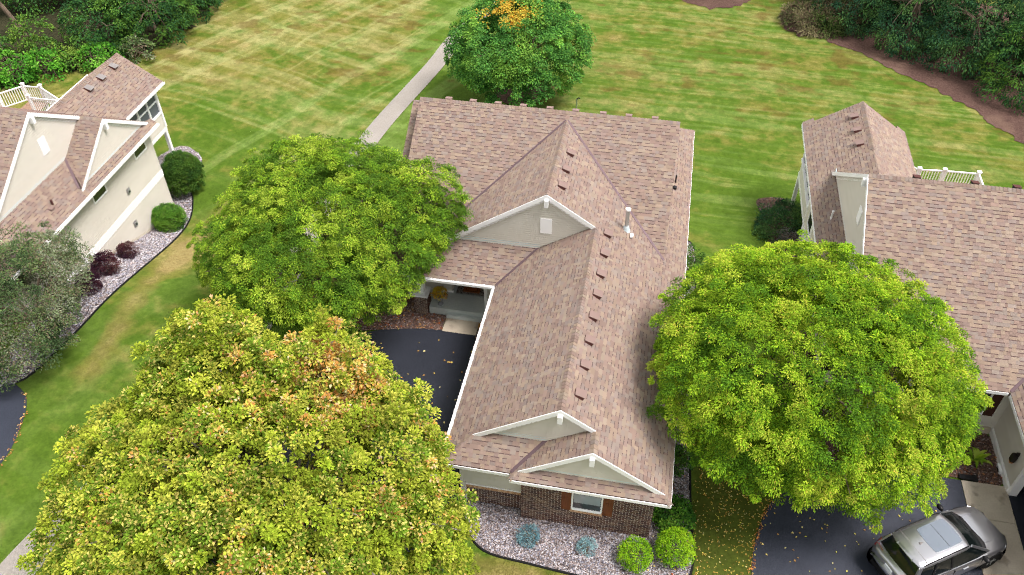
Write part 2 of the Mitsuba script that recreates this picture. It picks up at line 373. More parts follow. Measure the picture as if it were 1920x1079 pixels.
bed_front = max(polys(bed_front.buffer(0)), key=lambda g: g.area)
bed_entry = Polygon([(-13.4, 25.3), (-13.9, 24.0), (-13.2, 22.9), (-11.3, 22.55), (-9.0, 23.12), (-7.66, 23.25), (-7.66, 24.15), (-8.4, 24.15), (-9.2, 25.2)])
bed_entry2 = Polygon([(-6.18, 23.1), (-5.0, 23.1), (-5.0, 24.35), (-6.18, 24.35)])
bed_right = Polygon(spline([(5.9, 37.6), (6.0, 36.0), (6.1, 34.0), (6.2, 31.0), (6.3, 27.0), (6.3, 22.0), (7.0, 19.75), (9.0, 19.6), (12.1, 19.6), (13.5, 19.6), (13.6, 21.6), (12.0, 21.95), (7.8, 21.95), (7.6, 25.0), (7.6, 34.0), (7.7, 37.6)], 5)).difference(sg.box(7.6, 21.9, 20, 50)).buffer(0)
bed_right = max(polys(bed_right), key=lambda g: g.area)
mulch_r = Polygon(spline([(8.4, 61.5), (8.1, 59.0), (8.7, 57.9), (10.6, 57.2), (12.5, 56.0), (15.3, 53.2), (18.4, 50.0), (21.0, 45.8), (24.5, 42.0), (34.0, 40.0), (40.0, 55.0), (26.0, 64.0), (14.0, 66.0)], 6))
mulch_t = Polygon(spline([(-1.5, 63.6), (0.6, 61.9), (2.6, 60.9), (4.4, 61.2), (6.0, 62.8), (8.0, 66.0), (2.0, 68.0)], 6))
tree_ring = Polygon([(-8.7 + 1.5 * math.cos(t), 46.2 + 1.5 * math.sin(t)) for t in np.arange(0, 2 * math.pi, 0.3)])
put('gravel_bed', sheet(bed_left, 0.8, 0.02), 'bed_mat', smooth=True, label='pinkish grey gravel bed along the tall side wall of the left house', kind='structure')
put('gravel_bed', sheet(bed_left2, 0.8, 0.025), 'bed_mat', smooth=True, label='small gravel bed under the raised porch of the left house', kind='structure')
put('gravel_bed', sheet(bed_front, 0.8, 0.02), 'bed_mat', smooth=True, label='gravel bed in front of the brick garage wall', kind='structure')
put('mulch_bed', sheet(bed_entry, 0.8, 0.02), 'mixed_bed_mat', smooth=True, label='dark stone and leaf bed left of the porch walk', kind='structure')
put('mulch_bed', sheet(bed_entry2, 0.8, 0.02), 'mixed_bed_mat', smooth=True, label='small bed between the porch walk and the gutter wall', kind='structure')
put('mulch_bed', sheet(bed_right, 0.8, 0.02), 'mixed_bed_mat', smooth=True, label='dark mulch and stone bed beside the right house', kind='structure')
put('mulch_bed', sheet(rough_edge(mulch_r, 0.16, 1), 1.5, 0.03), 'mulch_mat', smooth=True, label='reddish brown mulch under the hedge at upper right', kind='structure')
put('mulch_bed', sheet(rough_edge(mulch_t, 0.12, 2), 1.5, 0.03), 'mulch_mat', smooth=True, label='reddish brown mulch patch at the top edge of the lawn', kind='structure')
put('mulch_bed', sheet(rough_edge(tree_ring, 0.1, 3), 0.8, 0.025), 'mulch_mat', smooth=True, label='round mulch ring under the maple behind the middle house', kind='structure')
woods_poly = Polygon(spline([(-34.2, 70.0), (-34.2, 58.0), (-34.2, 52.8), (-35.2, 48.4), (-37.0, 46.8), (-39.8, 44.2), (-43.0, 41.0), (-55.0, 37.0), (-70.0, 45.0), (-70.0, 80.0)], 6))
put('forest_floor', sheet(rough_edge(woods_poly, 0.3, 4), 2.0, 0.03), 'forest_mat', smooth=True, label='dark leaf covered woodland floor at upper left', kind='structure')

def edging(poly, label, keep, w=0.06, h=0.10):
    r = np.array(poly.exterior.coords); mb = MB()
    seg = [i for i in range(len(r) - 1) if keep(*((r[i] + r[i + 1]) / 2))]
    runs, cur = [], []
    for i in seg:
        if cur and i == cur[-1] + 1: cur.append(i)
        else:
            if cur: runs.append(cur)
            cur = [i]
    if cur: runs.append(cur)
    for run in runs:
        p = r[run + [run[-1] + 1]]; p3 = np.c_[p, terr(p[:, 0], p[:, 1]) + 0.02]
        if len(p3) > 1: mb.add(*tube(p3, w / 2 + 0.012, 6))
    return put('bed_edging', mb.mesh(), 'black_plastic_mat', smooth=40, label=label, cat='edging')
edging(bed_left, 'black plastic edging curving along the gravel bed of the left house', lambda x, y: x > -24.6 and y > 17.5)
edging(bed_front, 'black plastic edging around the gravel bed of the brick front', lambda x, y: y < 14.9 or x > 2.2)

rng = np.random.default_rng(11)
OCT = np.array([[1, 0, 0], [-1, 0, 0], [0, 1, 0], [0, -1, 0], [0, 0, 1], [0, 0, -1]], float)
OF = np.array([[0, 2, 4], [2, 1, 4], [1, 3, 4], [3, 0, 4], [2, 0, 5], [1, 2, 5], [3, 1, 5], [0, 3, 5]])
def points_in(poly, n, rg):
    x0, y0, x1, y1 = poly.bounds; out = np.zeros((0, 2))
    while len(out) < n:
        p = rg.uniform((x0, y0), (x1, y1), (n * 3, 2)); out = np.vstack([out, p[shapely.contains_xy(poly, p[:, 0], p[:, 1])]])
    return out[:n]
def stones(name, poly, dens, size, pal, label, seed):
    rg = np.random.default_rng(seed); n = int(poly.area * dens); p = points_in(poly, n, rg)
    s = rg.uniform(size[0], size[1], (n, 1, 1)) * rg.uniform(0.6, 1.2, (n, 6, 1)); ang = rg.uniform(0, 6.28, n)
    v = OCT[None] * s * np.array([1, 0.8, 0.6]); c, sn = np.cos(ang)[:, None], np.sin(ang)[:, None]
    v = np.stack([v[..., 0] * c - v[..., 1] * sn, v[..., 0] * sn + v[..., 1] * c, v[..., 2]], -1)
    v += np.c_[p, terr(p[:, 0], p[:, 1]) + 0.03][:, None]
    f = OF[None] + (np.arange(n) * 6)[:, None, None]
    col = np.array([lin(*q) for q in pal])[rg.integers(0, len(pal), n)] * rg.uniform(0.75, 1.2, (n, 1))
    return put(name, (v.reshape(-1, 3), f.reshape(-1, 3)), 'stone_mat', color=np.repeat(col, 6, 0), label=label, cat='gravel', kind='stuff')
PINK = [(178, 176, 182), (154, 152, 160), (186, 178, 176), (124, 124, 134), (172, 158, 156), (88, 88, 98), (200, 199, 203), (144, 144, 160)]
DARKS = [(120, 100, 92), (92, 76, 70), (150, 128, 118), (70, 58, 56), (160, 150, 150), (130, 90, 60)]
stones('gravel', bed_left, 260, (0.03, 0.065), PINK, 'loose pinkish grey stones along the left house wall', 1)
stones('gravel', bed_left2, 260, (0.03, 0.065), PINK, 'loose stones under the left porch post', 2)
stones('gravel', bed_front, 560, (0.018, 0.042), PINK, 'loose pink and grey stones before the brick front', 3)
stones('gravel', bed_entry, 320, (0.022, 0.05), DARKS, 'dark loose stones left of the porch walk', 4)
stones('gravel', bed_entry2, 320, (0.022, 0.05), DARKS, 'dark loose stones right of the porch walk', 5)
stones('gravel', bed_right, 160, (0.025, 0.055), DARKS, 'dark loose stones beside the right house', 6)

def litter(name, poly, n, pal, label, seed, size=(0.035, 0.07), z=0.045):
    rg = np.random.default_rng(seed); p = points_in(poly, n, rg); a = rg.uniform(0, 6.28, n); s = rg.uniform(size[0], size[1], n)
    u = np.c_[np.cos(a), np.sin(a), rg.uniform(-0.25, 0.25, n)]; w = np.c_[-np.sin(a), np.cos(a), rg.uniform(-0.3, 0.3, n)]
    c = np.c_[p, terr(p[:, 0], p[:, 1]) + z + 0.01]
    v = np.stack([c - u * s[:, None], c - w * s[:, None] * 0.6, c + u * s[:, None], c + w * s[:, None] * 0.6], 1)
    f = np.array([[0, 1, 2], [0, 2, 3]])[None] + (np.arange(n) * 4)[:, None, None]
    col = np.array([lin(*q) for q in pal])[rg.integers(0, len(pal), n)] * rg.uniform(0.8, 1.1, (n, 1))
    return put(name, (v.reshape(-1, 3), f.reshape(-1, 3)), 'litter_mat', color=np.repeat(col, 4, 0), label=label, cat='leaves', kind='stuff')
YEL = [(226, 196, 110), (214, 170, 80), (232, 214, 150), (196, 140, 70), (220, 200, 90)]
strip_r = Polygon([(2.9, 20.5), (2.95, 13.6), (3.4, 11.0), (5.2, 11.0), (4.9, 14.5), (5.2, 16.5), (6.2, 18.8), (6.2, 20.5)])
litter('fallen_leaves', strip_r, 1500, YEL, 'yellow fallen leaves on the dark grass beside the right driveway', 21, (0.016, 0.036), 0.02)
litter('fallen_leaves', right_drive.intersection(sg.box(4, 11, 12.1, 19.4)), 230, YEL, 'pale fallen leaves scattered on the right driveway', 22, (0.024, 0.05))
edge_r = right_drive.boundary.buffer(0.10).intersection(sg.box(4, 11, 7, 18.5))
litter('fallen_leaves', edge_r, 330, [(196, 130, 70), (170, 100, 50), (220, 170, 90)], 'brown leaves gathered along the curved edge of the right driveway', 23, (0.018, 0.036), 0.04)
litter('fallen_leaves', main_drive.intersection(sg.box(-12, 15, -5.2, 23)), 110, YEL, 'yellow fallen leaves scattered on the courtyard driveway', 24, (0.035, 0.065))
litter('fallen_leaves', bed_entry, 260, [(170, 90, 50), (150, 80, 46), (200, 150, 80)], 'rusty leaves on the bed left of the porch walk', 25, (0.03, 0.06), 0.06)
litter('fallen_leaves', bed_right.intersection(sg.box(9, 18, 14, 22)), 160, [(150, 80, 50), (130, 70, 44), (180, 120, 70)], 'rusty leaves on the bed beside the right house', 26, (0.03, 0.06), 0.06)
edge_l = left_drive.boundary.buffer(0.12).intersection(sg.box(-24, 9, -21, 17))
litter('fallen_leaves', edge_l, 130, [(196, 150, 90), (170, 110, 60), (220, 180, 110)], 'brown leaves along the edge of the left driveway', 27, (0.03, 0.055), 0.04)
side_bed = bed_front.intersection(sg.box(1.5, 14, 3.2, 26))
litter('fallen_leaves', side_bed, 160, YEL + [(180, 90, 50)], 'leaves on the gravel strip right of the middle house', 28, (0.025, 0.05), 0.06)

# ------------------------------------------------------------------ roofs: slopes, shingles, caps
S0 = 2.0 / 3.0
SHP = [(190, 164, 144), (174, 146, 136), (166, 140, 136), (184, 162, 148), (162, 146, 144), (182, 156, 136), (170, 156, 150), (158, 130, 122), (188, 168, 150), (172, 140, 130)]
SHC = np.array([lin(*c) for c in SHP]); SHC = (SHC * 0.55 + SHC.mean(0) * 0.45) * np.array([0.61, 0.645, 0.635])
DARKC = lin(96, 78, 76)

class Slope:
    def __init__(s, kind, c0, ring, z0=2.70, pitch=S0):
        s.kind, s.c0, s.z0, s.p = kind, c0, z0, pitch
        s.k = math.sqrt(1 + pitch * pitch); s.ring = ccw(ring)
        s.n = {'E': np.array([pitch, 0, 1]), 'W': np.array([-pitch, 0, 1]), 'S': np.array([0, -pitch, 1]), 'N': np.array([0, pitch, 1])}[kind] / s.k
    def d(s, x, y): return {'E': s.c0 - x, 'W': x - s.c0, 'S': y - s.c0, 'N': s.c0 - y}[s.kind]
    def z(s, x, y): return s.z0 + s.p * s.d(x, y)
    def uv(s, x, y): return (y if s.kind in 'EW' else x), s.d(x, y) * s.k
    def pt(s, u, v, h=0.0):
        d = v / s.k
        x, y = {'E': (s.c0 - d, u), 'W': (s.c0 + d, u), 'S': (u, s.c0 + d), 'N': (u, s.c0 - d)}[s.kind]
        return np.array([x, y, s.z0 + s.p * d]) + s.n * h

def fixvol(v, f):
    a, b, c = v[f[:, 0]], v[f[:, 1]], v[f[:, 2]]; o = v.mean(0)
    return f if np.einsum('ij,ij->', a - o, np.cross(b - o, c - o)) > 0 else f[:, ::-1]

def lath(sl, ring, h0, h1, v0, v1, low=-0.012):
    """solid tab over a ring in slope coordinates, height h0 at v0 falling to h1 at v1"""
    n = len(ring); top = np.array([sl.pt(u, v, h0 + (h1 - h0) * (v - v0) / max(v1 - v0, 1e-6)) for u, v in ring]); bot = np.array([sl.pt(u, v, low) for u, v in ring])
    f = [[0, i, i + 1] for i in range(1, n - 1)]
    for i in range(n):
        j = (i + 1) % n; f += [[i, n + i, n + j], [i, n + j, j]]
    v = np.vstack([top, bot]); f = np.array(f)
    nn = np.cross(v[f[0][1]] - v[f[0][0]], v[f[0][2]] - v[f[0][0]])
    return v, (f if nn @ sl.n > 0 else f[:, ::-1])

def shingle_tabs(sl, rg, ex=0.143):
    """every tab of a slope: (vertices, faces, colours, centre)"""
    ring = [sl.uv(x, y) for x, y in sl.ring]; poly = Polygon(ring).buffer(0); u0, v0, u1, v1 = poly.bounds; out = []; prep = shapely.prepared.prep(poly)
    rows = int(math.ceil((v1 - v0) / ex)); base = math.floor(v0 / ex)
    drift = rg.uniform(0, 100, 2)
    for r in range(rows + 1):
        va, vb = (base + r) * ex, (base + r + 1) * ex
        if va > v1: break
        u = u0 - rg.uniform(0, 0.3); raised = rg.random() < 0.5
        tone = rg.integers(0, len(SHC)); run = 0
        while u < u1:
            w = rg.choice([0.10, 0.14, 0.18, 0.23, 0.28]); b = sg.box(u, va, u + w, vb)
            if run <= 0: tone = rg.integers(0, len(SHC)); run = 1
            run -= 1
            col = SHC[tone] * rg.uniform(0.9, 1.1)
            pieces = []
            if prep.contains(b): pieces = [b]
            elif prep.intersects(b): pieces = polys(poly.intersection(b))
            for g in pieces:
                if g.area < 2e-4: continue
                V, F, Cc, n = [], [], [], 0
                if raised: subs = [(g, 0.016, 0.004, col)]
                else:
                    vm = vb - 0.030; subs = []
                    for lo, hi, cc in ((va, vm, col * 0.97), (vm, vb, DARKC * rg.uniform(0.85, 1.2))):
                        for q in polys(g.intersection(sg.box(u - 1, lo, u + w + 1, hi))): subs.append((q, 0.007, 0.002, cc))
                for q, h0, h1, cc in subs:
                    rr = list(q.exterior.coords)[:-1]
                    if len(rr) < 3: continue
                    v, f = lath(sl, rr, h0, h1, va, vb); V.append(v); F.append(f + n); n += len(v); Cc.append(np.tile(cc, (len(v), 1)))
                if V: out.append((np.vstack(V), np.vstack(F), np.vstack(Cc), V[0][:4].mean(0)))
            u += w; raised = (not raised) if rg.random() < 0.8 else raised
    return out

def build_roof(house, slopes, seed, near=None, most=300, skip=()):
    """deck, shingles: the nearest ones parts of their own, the rest one part"""
    rg = np.random.default_rng(seed); deck = MB(); tabs = []
    for i, sl in enumerate(slopes):
        v, f = prism(sl.ring, lambda x, y: (x, y, sl.z(x, y) - 0.17), lambda x, y: (x, y, sl.z(x, y) - 0.012)); deck.add(v, fixvol(v, f))
        if i not in skip: tabs += shingle_tabs(sl, rg)
    roof = deck.put('roof', 'deck_mat', parent=house)
    cen = np.array([t[3] for t in tabs]); d = np.linalg.norm(cen - CAM, axis=1)
    if near is not None: d = np.where(np.array([near(*c) for c in cen]), d, 1e6 + d)
    order = np.argsort(d)
    for k in order[:most]:
        v, f, c, _ = tabs[k]; put('shingle', (v, f), 'shingle_mat', color=c, parent=roof)
    mb = MB()
    for k in order[most:]: mb.add(tabs[k][0], tabs[k][1], tabs[k][2])
    put('shingle_field', mb.mesh(), 'shingle_mat', color=mb.col(), parent=roof, label='overlapping shingles farther up the roof', kind='stuff')
    return roof

def ridge_caps(roof, a, b, da, db, seed, w=0.145):
    """cap shingles along a->b; da, db: unit directions down the two sides"""
    rg = np.random.default_rng(seed); a, b = np.array(a, float), np.array(b, float); L = np.linalg.norm(b - a); t = (b - a) / L
    da, db = np.array(da, float), np.array(db, float); da /= np.linalg.norm(da); db /= np.linalg.norm(db)
    up = -(da + db); up /= np.linalg.norm(up); n = max(1, int(L / 0.143))
    for k in range(n):
        p = a + t * (L * k / n); q = a + t * min(L, L * (k + 1) / n + 0.02); ww = w * rg.uniform(0.94, 1.04)
        top = [p + da * ww + up * 0.032, p + up * 0.042, p + db * ww + up * 0.032, q + da * ww + up * 0.012, q + up * 0.018, q + db * ww + up * 0.012]
        bot = [x - up * 0.022 for x in top]
        v = np.array(top + bot)
        f = np.array([[0, 1, 4], [0, 4, 3], [1, 2, 5], [1, 5, 4], [6, 10, 7], [6, 9, 10], [7, 11, 8], [7, 10, 11], [0, 6, 7], [0, 7, 1], [1, 7, 8], [1, 8, 2], [3, 4, 10], [3, 10, 9], [4, 5, 11], [4, 11, 10], [0, 3, 9], [0, 9, 6], [2, 8, 11], [2, 11, 5]])
        put('ridge_cap', (v, fixvol(v, f)), 'shingle_mat', color=SHC[rg.integers(0, len(SHC))] * rg.uniform(0.85, 1.05), parent=roof)

def roof_vent(house, sl, u, v, top='vent_top_mat', body='vent_mat', size=0.32):
    """low box vent sitting on a slope"""
    h, s = 0.15, size / 2
    b = [sl.pt(u - s, v - s, -0.01), sl.pt(u + s, v - s, -0.01), sl.pt(u + s, v + s, -0.01), sl.pt(u - s, v + s, -0.01)]
    t = [sl.pt(u - s * 0.9, v - s, h), sl.pt(u + s * 0.9, v - s, h), sl.pt(u + s * 0.8, v + s * 0.8, h * 0.45), sl.pt(u - s * 0.8, v + s * 0.8, h * 0.45)]
    V = np.array(b + t); k = put('roof_vent', (V, fixvol(V, BF)), body, parent=house)
    o = [sl.pt(u - s * 1.02, v - s * 1.1, h), sl.pt(u + s * 1.02, v - s * 1.1, h), sl.pt(u + s * 0.92, v + s, h * 0.40), sl.pt(u - s * 0.92, v + s, h * 0.40)]
    V = np.array(o + [p + sl.n * 0.02 for p in o]); put('hood', (V, fixvol(V, BF)), top, parent=k)

# ------------------------------------------------------------------ walls
class Wall:
    """a vertical wall plane: u along it, o outwards"""
    def __init__(s, kind, c): s.kind, s.c = kind, c
    def pt(s, u, z, o=0.0):
        return np.array({'S': (u, s.c - o, z), 'N': (u, s.c + o, z), 'E': (s.c + o, u, z), 'W': (s.c - o, u, z)}[s.kind])
    def solid(s, ring, o0, o1):
        v, f = prism(ccw(ring), lambda u, z: s.pt(u, z, o0), lambda u, z: s.pt(u, z, o1)); return v, fixvol(v, f)
    def rect(s, u0, u1, z0, z1, o0, o1): return s.solid([(u0, z0), (u1, z0), (u1, z1), (u0, z1)], o0, o1)

def siding(parent, wall, region, step=0.1016, bsdf='siding_mat'):
    """lap siding, every board a part"""
    poly = region if isinstance(region, sg.base.BaseGeometry) else Polygon(region); u0, z0, u1, z1 = poly.bounds
    z = z0
    while z < z1:
        for g in polys(poly.intersection(sg.box(u0 - 1, z, u1 + 1, z + step - 0.022))):
            if g.area < 1e-3: continue
            r = ccw(list(g.exterior.coords)[:-1])
            v, f = prism(r, lambda u, zz: wall.pt(u, zz, -0.01), lambda u, zz: wall.pt(u, zz, 0.034 - 0.018 * (zz - z) / step))
            put('siding_board', (v, fixvol(v, f)), bsdf, parent=parent)
        z += step

def gable(house, wall, region, apex, ends, over=0.12, bracket=True, fw=0.19):
    """gable wall with siding, rake boards, frieze boards, bracket. apex (u, z), ends [(u, z), (u, z)] on the roof line"""
    g = put('gable', wall.solid(region, -0.12, -0.012), 'siding_mat', parent=house)
    siding(g, wall, region)
    for (eu, ez) in ends:
        du, dz = eu - apex[0], ez - apex[1]; L = math.hypot(du, dz)
        a0 = (apex[0], apex[1] + 0.005); e0 = (eu, ez + 0.005)
        put('fascia', wall.solid([a0, e0, (eu, ez - fw), (apex[0], apex[1] - fw)], over + 0.002, over + 0.032), 'trim_mat', parent=g)
        put('soffit', wall.solid([(apex[0], apex[1] - 0.135), (eu, ez - 0.135), (eu, ez - 0.16), (apex[0], apex[1] - 0.16)], 0.0, over - 0.032), 'trim_mat', parent=g)
        k = 0.955
        put('frieze', wall.solid([(apex[0], apex[1] - 0.16), (apex[0] + du * k, apex[1] + dz * k - 0.16), (apex[0] + du * k, apex[1] + dz * k - 0.36), (apex[0], apex[1] - 0.36)], 0.002, 0.03), 'trim_mat', parent=g)
    if bracket: put('bracket', chbox2(wall, apex[0] - 0.075, apex[0] + 0.075, apex[1] - 0.52, apex[1] - 0.20, 0.03, over + 0.14), 'trim_mat', parent=g)
    return g

def chbox2(wall, u0, u1, z0, z1, o0, o1, ch=0.012):
    p, q = wall.pt(u0, z0, o0), wall.pt(u1, z1, o1)
    return chbox(np.minimum(p, q), np.maximum(p, q), ch)

def window(house, wall, u0, u1, z0, z1, fr=0.06, back='room_mat', mull=0, trans=0, frame='trim_mat', off=0.036):
    k = put('window', wall.rect(u0, u1, z0, z1, off, off + 0.006), back, parent=house)
    for a, b, c, d in ((u0 - fr, u1 + fr, z1, z1 + fr), (u0 - fr, u1 + fr, z0 - fr, z0), (u0 - fr, u0, z0, z1), (u1, u1 + fr, z0, z1)):
        put('frame', wall.rect(a, b, c, d, 0.0, off + 0.04), frame, parent=k)
    for i in range(mull): um = u0 + (u1 - u0) * (i + 1) / (mull + 1); put('mullion', wall.rect(um - 0.02, um + 0.02, z0, z1, off + 0.007, off + 0.032), frame, parent=k)
    for i in range(trans): zm = z0 + (z1 - z0) * (i + 1) / (trans + 1); put('transom', wall.rect(u0, u1, zm - 0.02, zm + 0.02, off + 0.007, off + 0.030), frame, parent=k)
    a, b, c, d = wall.pt(u0, z0, off + 0.02), wall.pt(u1, z0, off + 0.02), wall.pt(u1, z1, off + 0.02), wall.pt(u0, z1, off + 0.02)
    put('pane', (np.array([a, b, c, d]), np.array([[0, 1, 2], [0, 2, 3]])), 'glass_mat', parent=k)
    return k

def gutter(house, p, q, out, hangers=0):
    """box gutter from p to q, out: unit direction away from the roof"""
    p, q, out = (np.array(a, float) for a in (p, q, out)); mb = MB()
    for o, w, h, dz in ((0.0, 0.015, 0.11, 0.0), (0.10, 0.015, 0.11, 0.0)):
        v, f = bar(p + out * (o + 0.008), q + out * (o + 0.008), w, h); mb.add(v, fixvol(v, f))
    v, f = bar(p + out * 0.058 + [0, 0, -0.095], q + out * 0.058 + [0, 0, -0.095], 0.084, 0.014); mb.add(v, fixvol(v, f))
    g = mb.put('gutter', 'trim_mat', parent=house)
    for k in range(hangers):
        c = p + (q - p) * (k + 0.6) / hangers; d = (q - p) / np.linalg.norm(q - p)
        v, f = bar(c + out * -0.03 + [0, 0, 0.022], c + out * 0.125 + [0, 0, 0.022], 0.04, 0.018); put('hanger', (v, fixvol(v, f)), 'trim_mat', parent=g)
    return g

def valley(roof, a, b, w=0.075):
    a, b = np.array(a, float) + [0, 0, 0.045], np.array(b, float) + [0, 0, 0.045]
    v, f = bar(a, b, w * 1.25, 0.05); put('valley_flashing', (v, fixvol(v, f)), 'valley_mat', parent=roof)

def flash(house, wall, u0, u1, z0, h=0.12):
    put('flashing', wall.rect(u0, u1, z0, z0 + h, 0.004, 0.026), 'flashing_mat', parent=house)

def pipe(house, name, base, h, r, mat, cap=True):
    b = np.array(base, float); k = put(name, tube([b + [0, 0, -0.1], b + [0, 0, h]], r, 12), mat, smooth=40, parent=house)
    if cap:
        put('cap', tube([b + [0, 0, h], b + [0, 0, h + 0.02], b + [0, 0, h + 0.07], b + [0, 0, h + 0.075]], [r * 1.4, r * 1.45, r * 1.4, r * 0.9], 14), 'trim_mat', smooth=40, parent=k)
    return k

# ------------------------------------------------------------------ bricks
BRK = np.array([lin(*c) for c in [(88, 64, 56), (74, 54, 50), (98, 74, 62), (66, 50, 50), (106, 84, 70), (82, 66, 62), (92, 62, 54), (116, 94, 78)]])
def brick_wall(house, wall, region, seed, ch=0.0677, bl=0.203, joint=0.019):
    rg = np.random.default_rng(seed); poly = region if isinstance(region, sg.base.BaseGeometry) else Polygon(region); u0, z0, u1, z1 = poly.bounds; out = []
    prep = shapely.prepared.prep(poly); r = 0; z = z0
    while z < z1:
        u = u0 - (bl / 2 if r % 2 else 0)
        while u < u1:
            b = sg.box(u + joint / 2, z + joint / 2, u + bl - joint / 2, z + ch - joint / 2)
            gs = [b] if prep.contains(b) else (polys(poly.intersection(b)) if prep.intersects(b) else [])
            for g in gs:
                if g.area < 6e-4: continue
                v, f = wall.solid(list(g.exterior.coords)[:-1], -0.01, 0.009 + rg.uniform(-0.002, 0.003)); out.append((v, f, BRK[rg.integers(0, len(BRK))] * rg.uniform(0.85, 1.15)))
            u += bl
        z += ch; r += 1
    return out
def soldier(wall, u0, u1, z0, h, rg, w=0.0677, proud=0.03):
    n = int(round((u1 - u0) / w)); out = []
    for k in range(n):
        a = u0 + (u1 - u0) * k / n; b = u0 + (u1 - u0) * (k + 1) / n
        v, f = wall.rect(a + 0.006, b - 0.006, z0, z0 + h, -0.01, proud); out.append((v, f, lin(*[(198, 162, 128), (186, 148, 114), (206, 174, 140), (180, 140, 110)][rg.integers(0, 4)])))
    return out
def lay(parent, pieces, most=300):
    for v, f, c in pieces[:most]: put('brick', (v, f), 'brick_mat', color=np.array(c), parent=parent)
    if len(pieces) > most:
        mb = MB()
        for v, f, c in pieces[most:]: mb.add(v, f, c)
        put('brick_field', mb.mesh(), 'brick_mat', color=mb.col(), parent=parent, label='remaining bricks of the wall', kind='stuff')

# ================================================================== middle house
H = thing('house', 'middle house with brick garage front, long brown shingle roof and three stacked white trimmed gables', 'house')
sE = Slope('E', 1.94, [(1.94, 14.83), (1.94, 36.33), (0.9, 35.29), (0.9, 25.63), (-3.62, 30.15), (-3.62, 24.85), (-1.71, 24.85), (-1.71, 15.90), (-0.585, 15.90), (-0.585, 15.07), (1.70, 15.07)])
sW = Slope('W', -5.36, [(-5.36, 15.05), (-4.51, 15.90), (-1.71, 15.90), (-1.71, 24.97), (-3.91, 24.97), (-5.36, 23.52)])
sP = Slope('S', 23.52, [(-9.7, 23.52), (-5.36, 23.52), (-3.91, 24.97), (-9.7, 24.97)])
sM = Slope('W', -9.18, [(-8.92, 24.85), (-3.62, 24.85), (-3.62, 30.15)])
sR = Slope('S', 24.59, [(-10.04, 24.59), (-9.18, 24.59), (-3.62, 30.15), (1.02, 25.51), (1.02, 30.47), (-10.04, 30.47)])
sB = Slope('N', 36.35, [(-10.04, 30.47), (1.02, 30.47), (1.02, 35.43), (1.94, 36.35), (-10.04, 36.35)])
sT = Slope('S', 26.3, [(-10.62, 26.3), (-10.06, 26.3), (-10.06, 31.25), (-10.62, 31.25)])
sK1 = Slope('S', 15.05, [(-5.36, 15.05), (-3.11, 15.05), (-2.14, 16.02), (-4.39, 16.02)])
sK2 = Slope('S', 14.83, [(-3.11, 14.83), (1.94, 14.83), (1.58, 15.19), (-2.75, 15.19)])
sF2 = Slope('W', -3.11, [(-3.11, 14.83), (-2.87, 15.07), (-0.585, 15.07), (-0.585, 16.02), (-2.14, 16.02), (-3.11, 15.05)])
roof = build_roof(H, [sE, sW, sP, sM, sR, sB, sT, sK1, sK2, sF2], 5, near=lambda x, y, z: y < 17.5, skip=(5,))
cE, cW = np.array([1, 0, -S0]), np.array([-1, 0, -S0]); cS, cN = np.array([0, -1, -S0]), np.array([0, 1, -S0])
zG, zM, zR, zF = 2.7 + S0 * 3.65, 2.7 + S0 * 5.56, 2.7 + S0 * 5.88, 2.7 + S0 * 2.525
ridge_caps(roof, (-1.71, 15.9, zG), (-1.71, 24.85, zG), cW, cE, 1)
ridge_caps(roof, (-3.62, 24.85, zM), (-3.62, 30.1, zM), cW, cE, 2)
ridge_caps(roof, (-10.04, 30.47, zR), (1.02, 30.47, zR), cS, cN, 3)
ridge_caps(roof, (-0.585, 15.07, zF), (-0.585, 15.9, zF), cW, cE, 4)
ridge_caps(roof, (-5.34, 15.07, 2.71), (-4.45, 15.96, 3.31), cW, cS, 5)
ridge_caps(roof, (-3.09, 14.85, 2.71), (-2.80, 15.14, 2.91), cW, cS, 6)
ridge_caps(roof, (1.92, 14.85, 2.71), (1.62, 15.15, 2.91), cS, cE, 7)
valley(roof, (-5.36, 23.52, 2.7), (-3.91, 24.97, 3.667)); valley(roof, (-9.18, 24.59, 2.7), (-3.66, 30.11, 6.38)); valley(roof, (1.02, 25.51, 3.31), (-3.58, 30.11, 6.38))
valley(roof, (-3.11, 15.05, 2.7), (-2.14, 16.02, 3.35), 0.10)
for y in (16.85, 18.08, 19.20, 20.34, 21.47, 22.55, 23.70, 24.87): roof_vent(H, sE, y, (1.94 + 1.28) * sE.k)
for y in (25.85, 26.95, 28.12): roof_vent(H, sE, y, (1.94 + 3.22) * sE.k)
for x in (-8.87, -7.79, -6.70, -5.6, -4.45, -3.35, -2.19, -1.11, -0.02): roof_vent(H, sB, x, 5.62 * sB.k, top='vent_top_mat', body='vent_top_mat', size=0.28)
pipe(H, 'flue_pipe', (-0.59, 25.85, 4.37), 0.98, 0.075, 'steel_mat')
v = tube([(-0.59, 25.85, 4.32), (-0.59, 25.85, 4.46), (-0.59, 25.85, 4.58)], [0.17, 0.13, 0.095], 12); put('pipe_boot', v, 'flashing_mat', smooth=40, parent=H)
put('vent_cap', chbox((-0.40, 25.5, 4.28), (-0.28, 25.72, 4.36), 0.02), 'trim_mat', parent=H)
pipe(H, 'plumbing_pipe', (1.22, 31.1, 3.2), 0.35, 0.035, 'dark_mat', cap=False)
v = tube([(1.20, 30.6, 3.2), (1.20, 30.6, 3.30), (1.20, 30.6, 3.34)], [0.10, 0.10, 0.05], 10); put('vent_cap', v, 'dark_mat', smooth=40, parent=H)
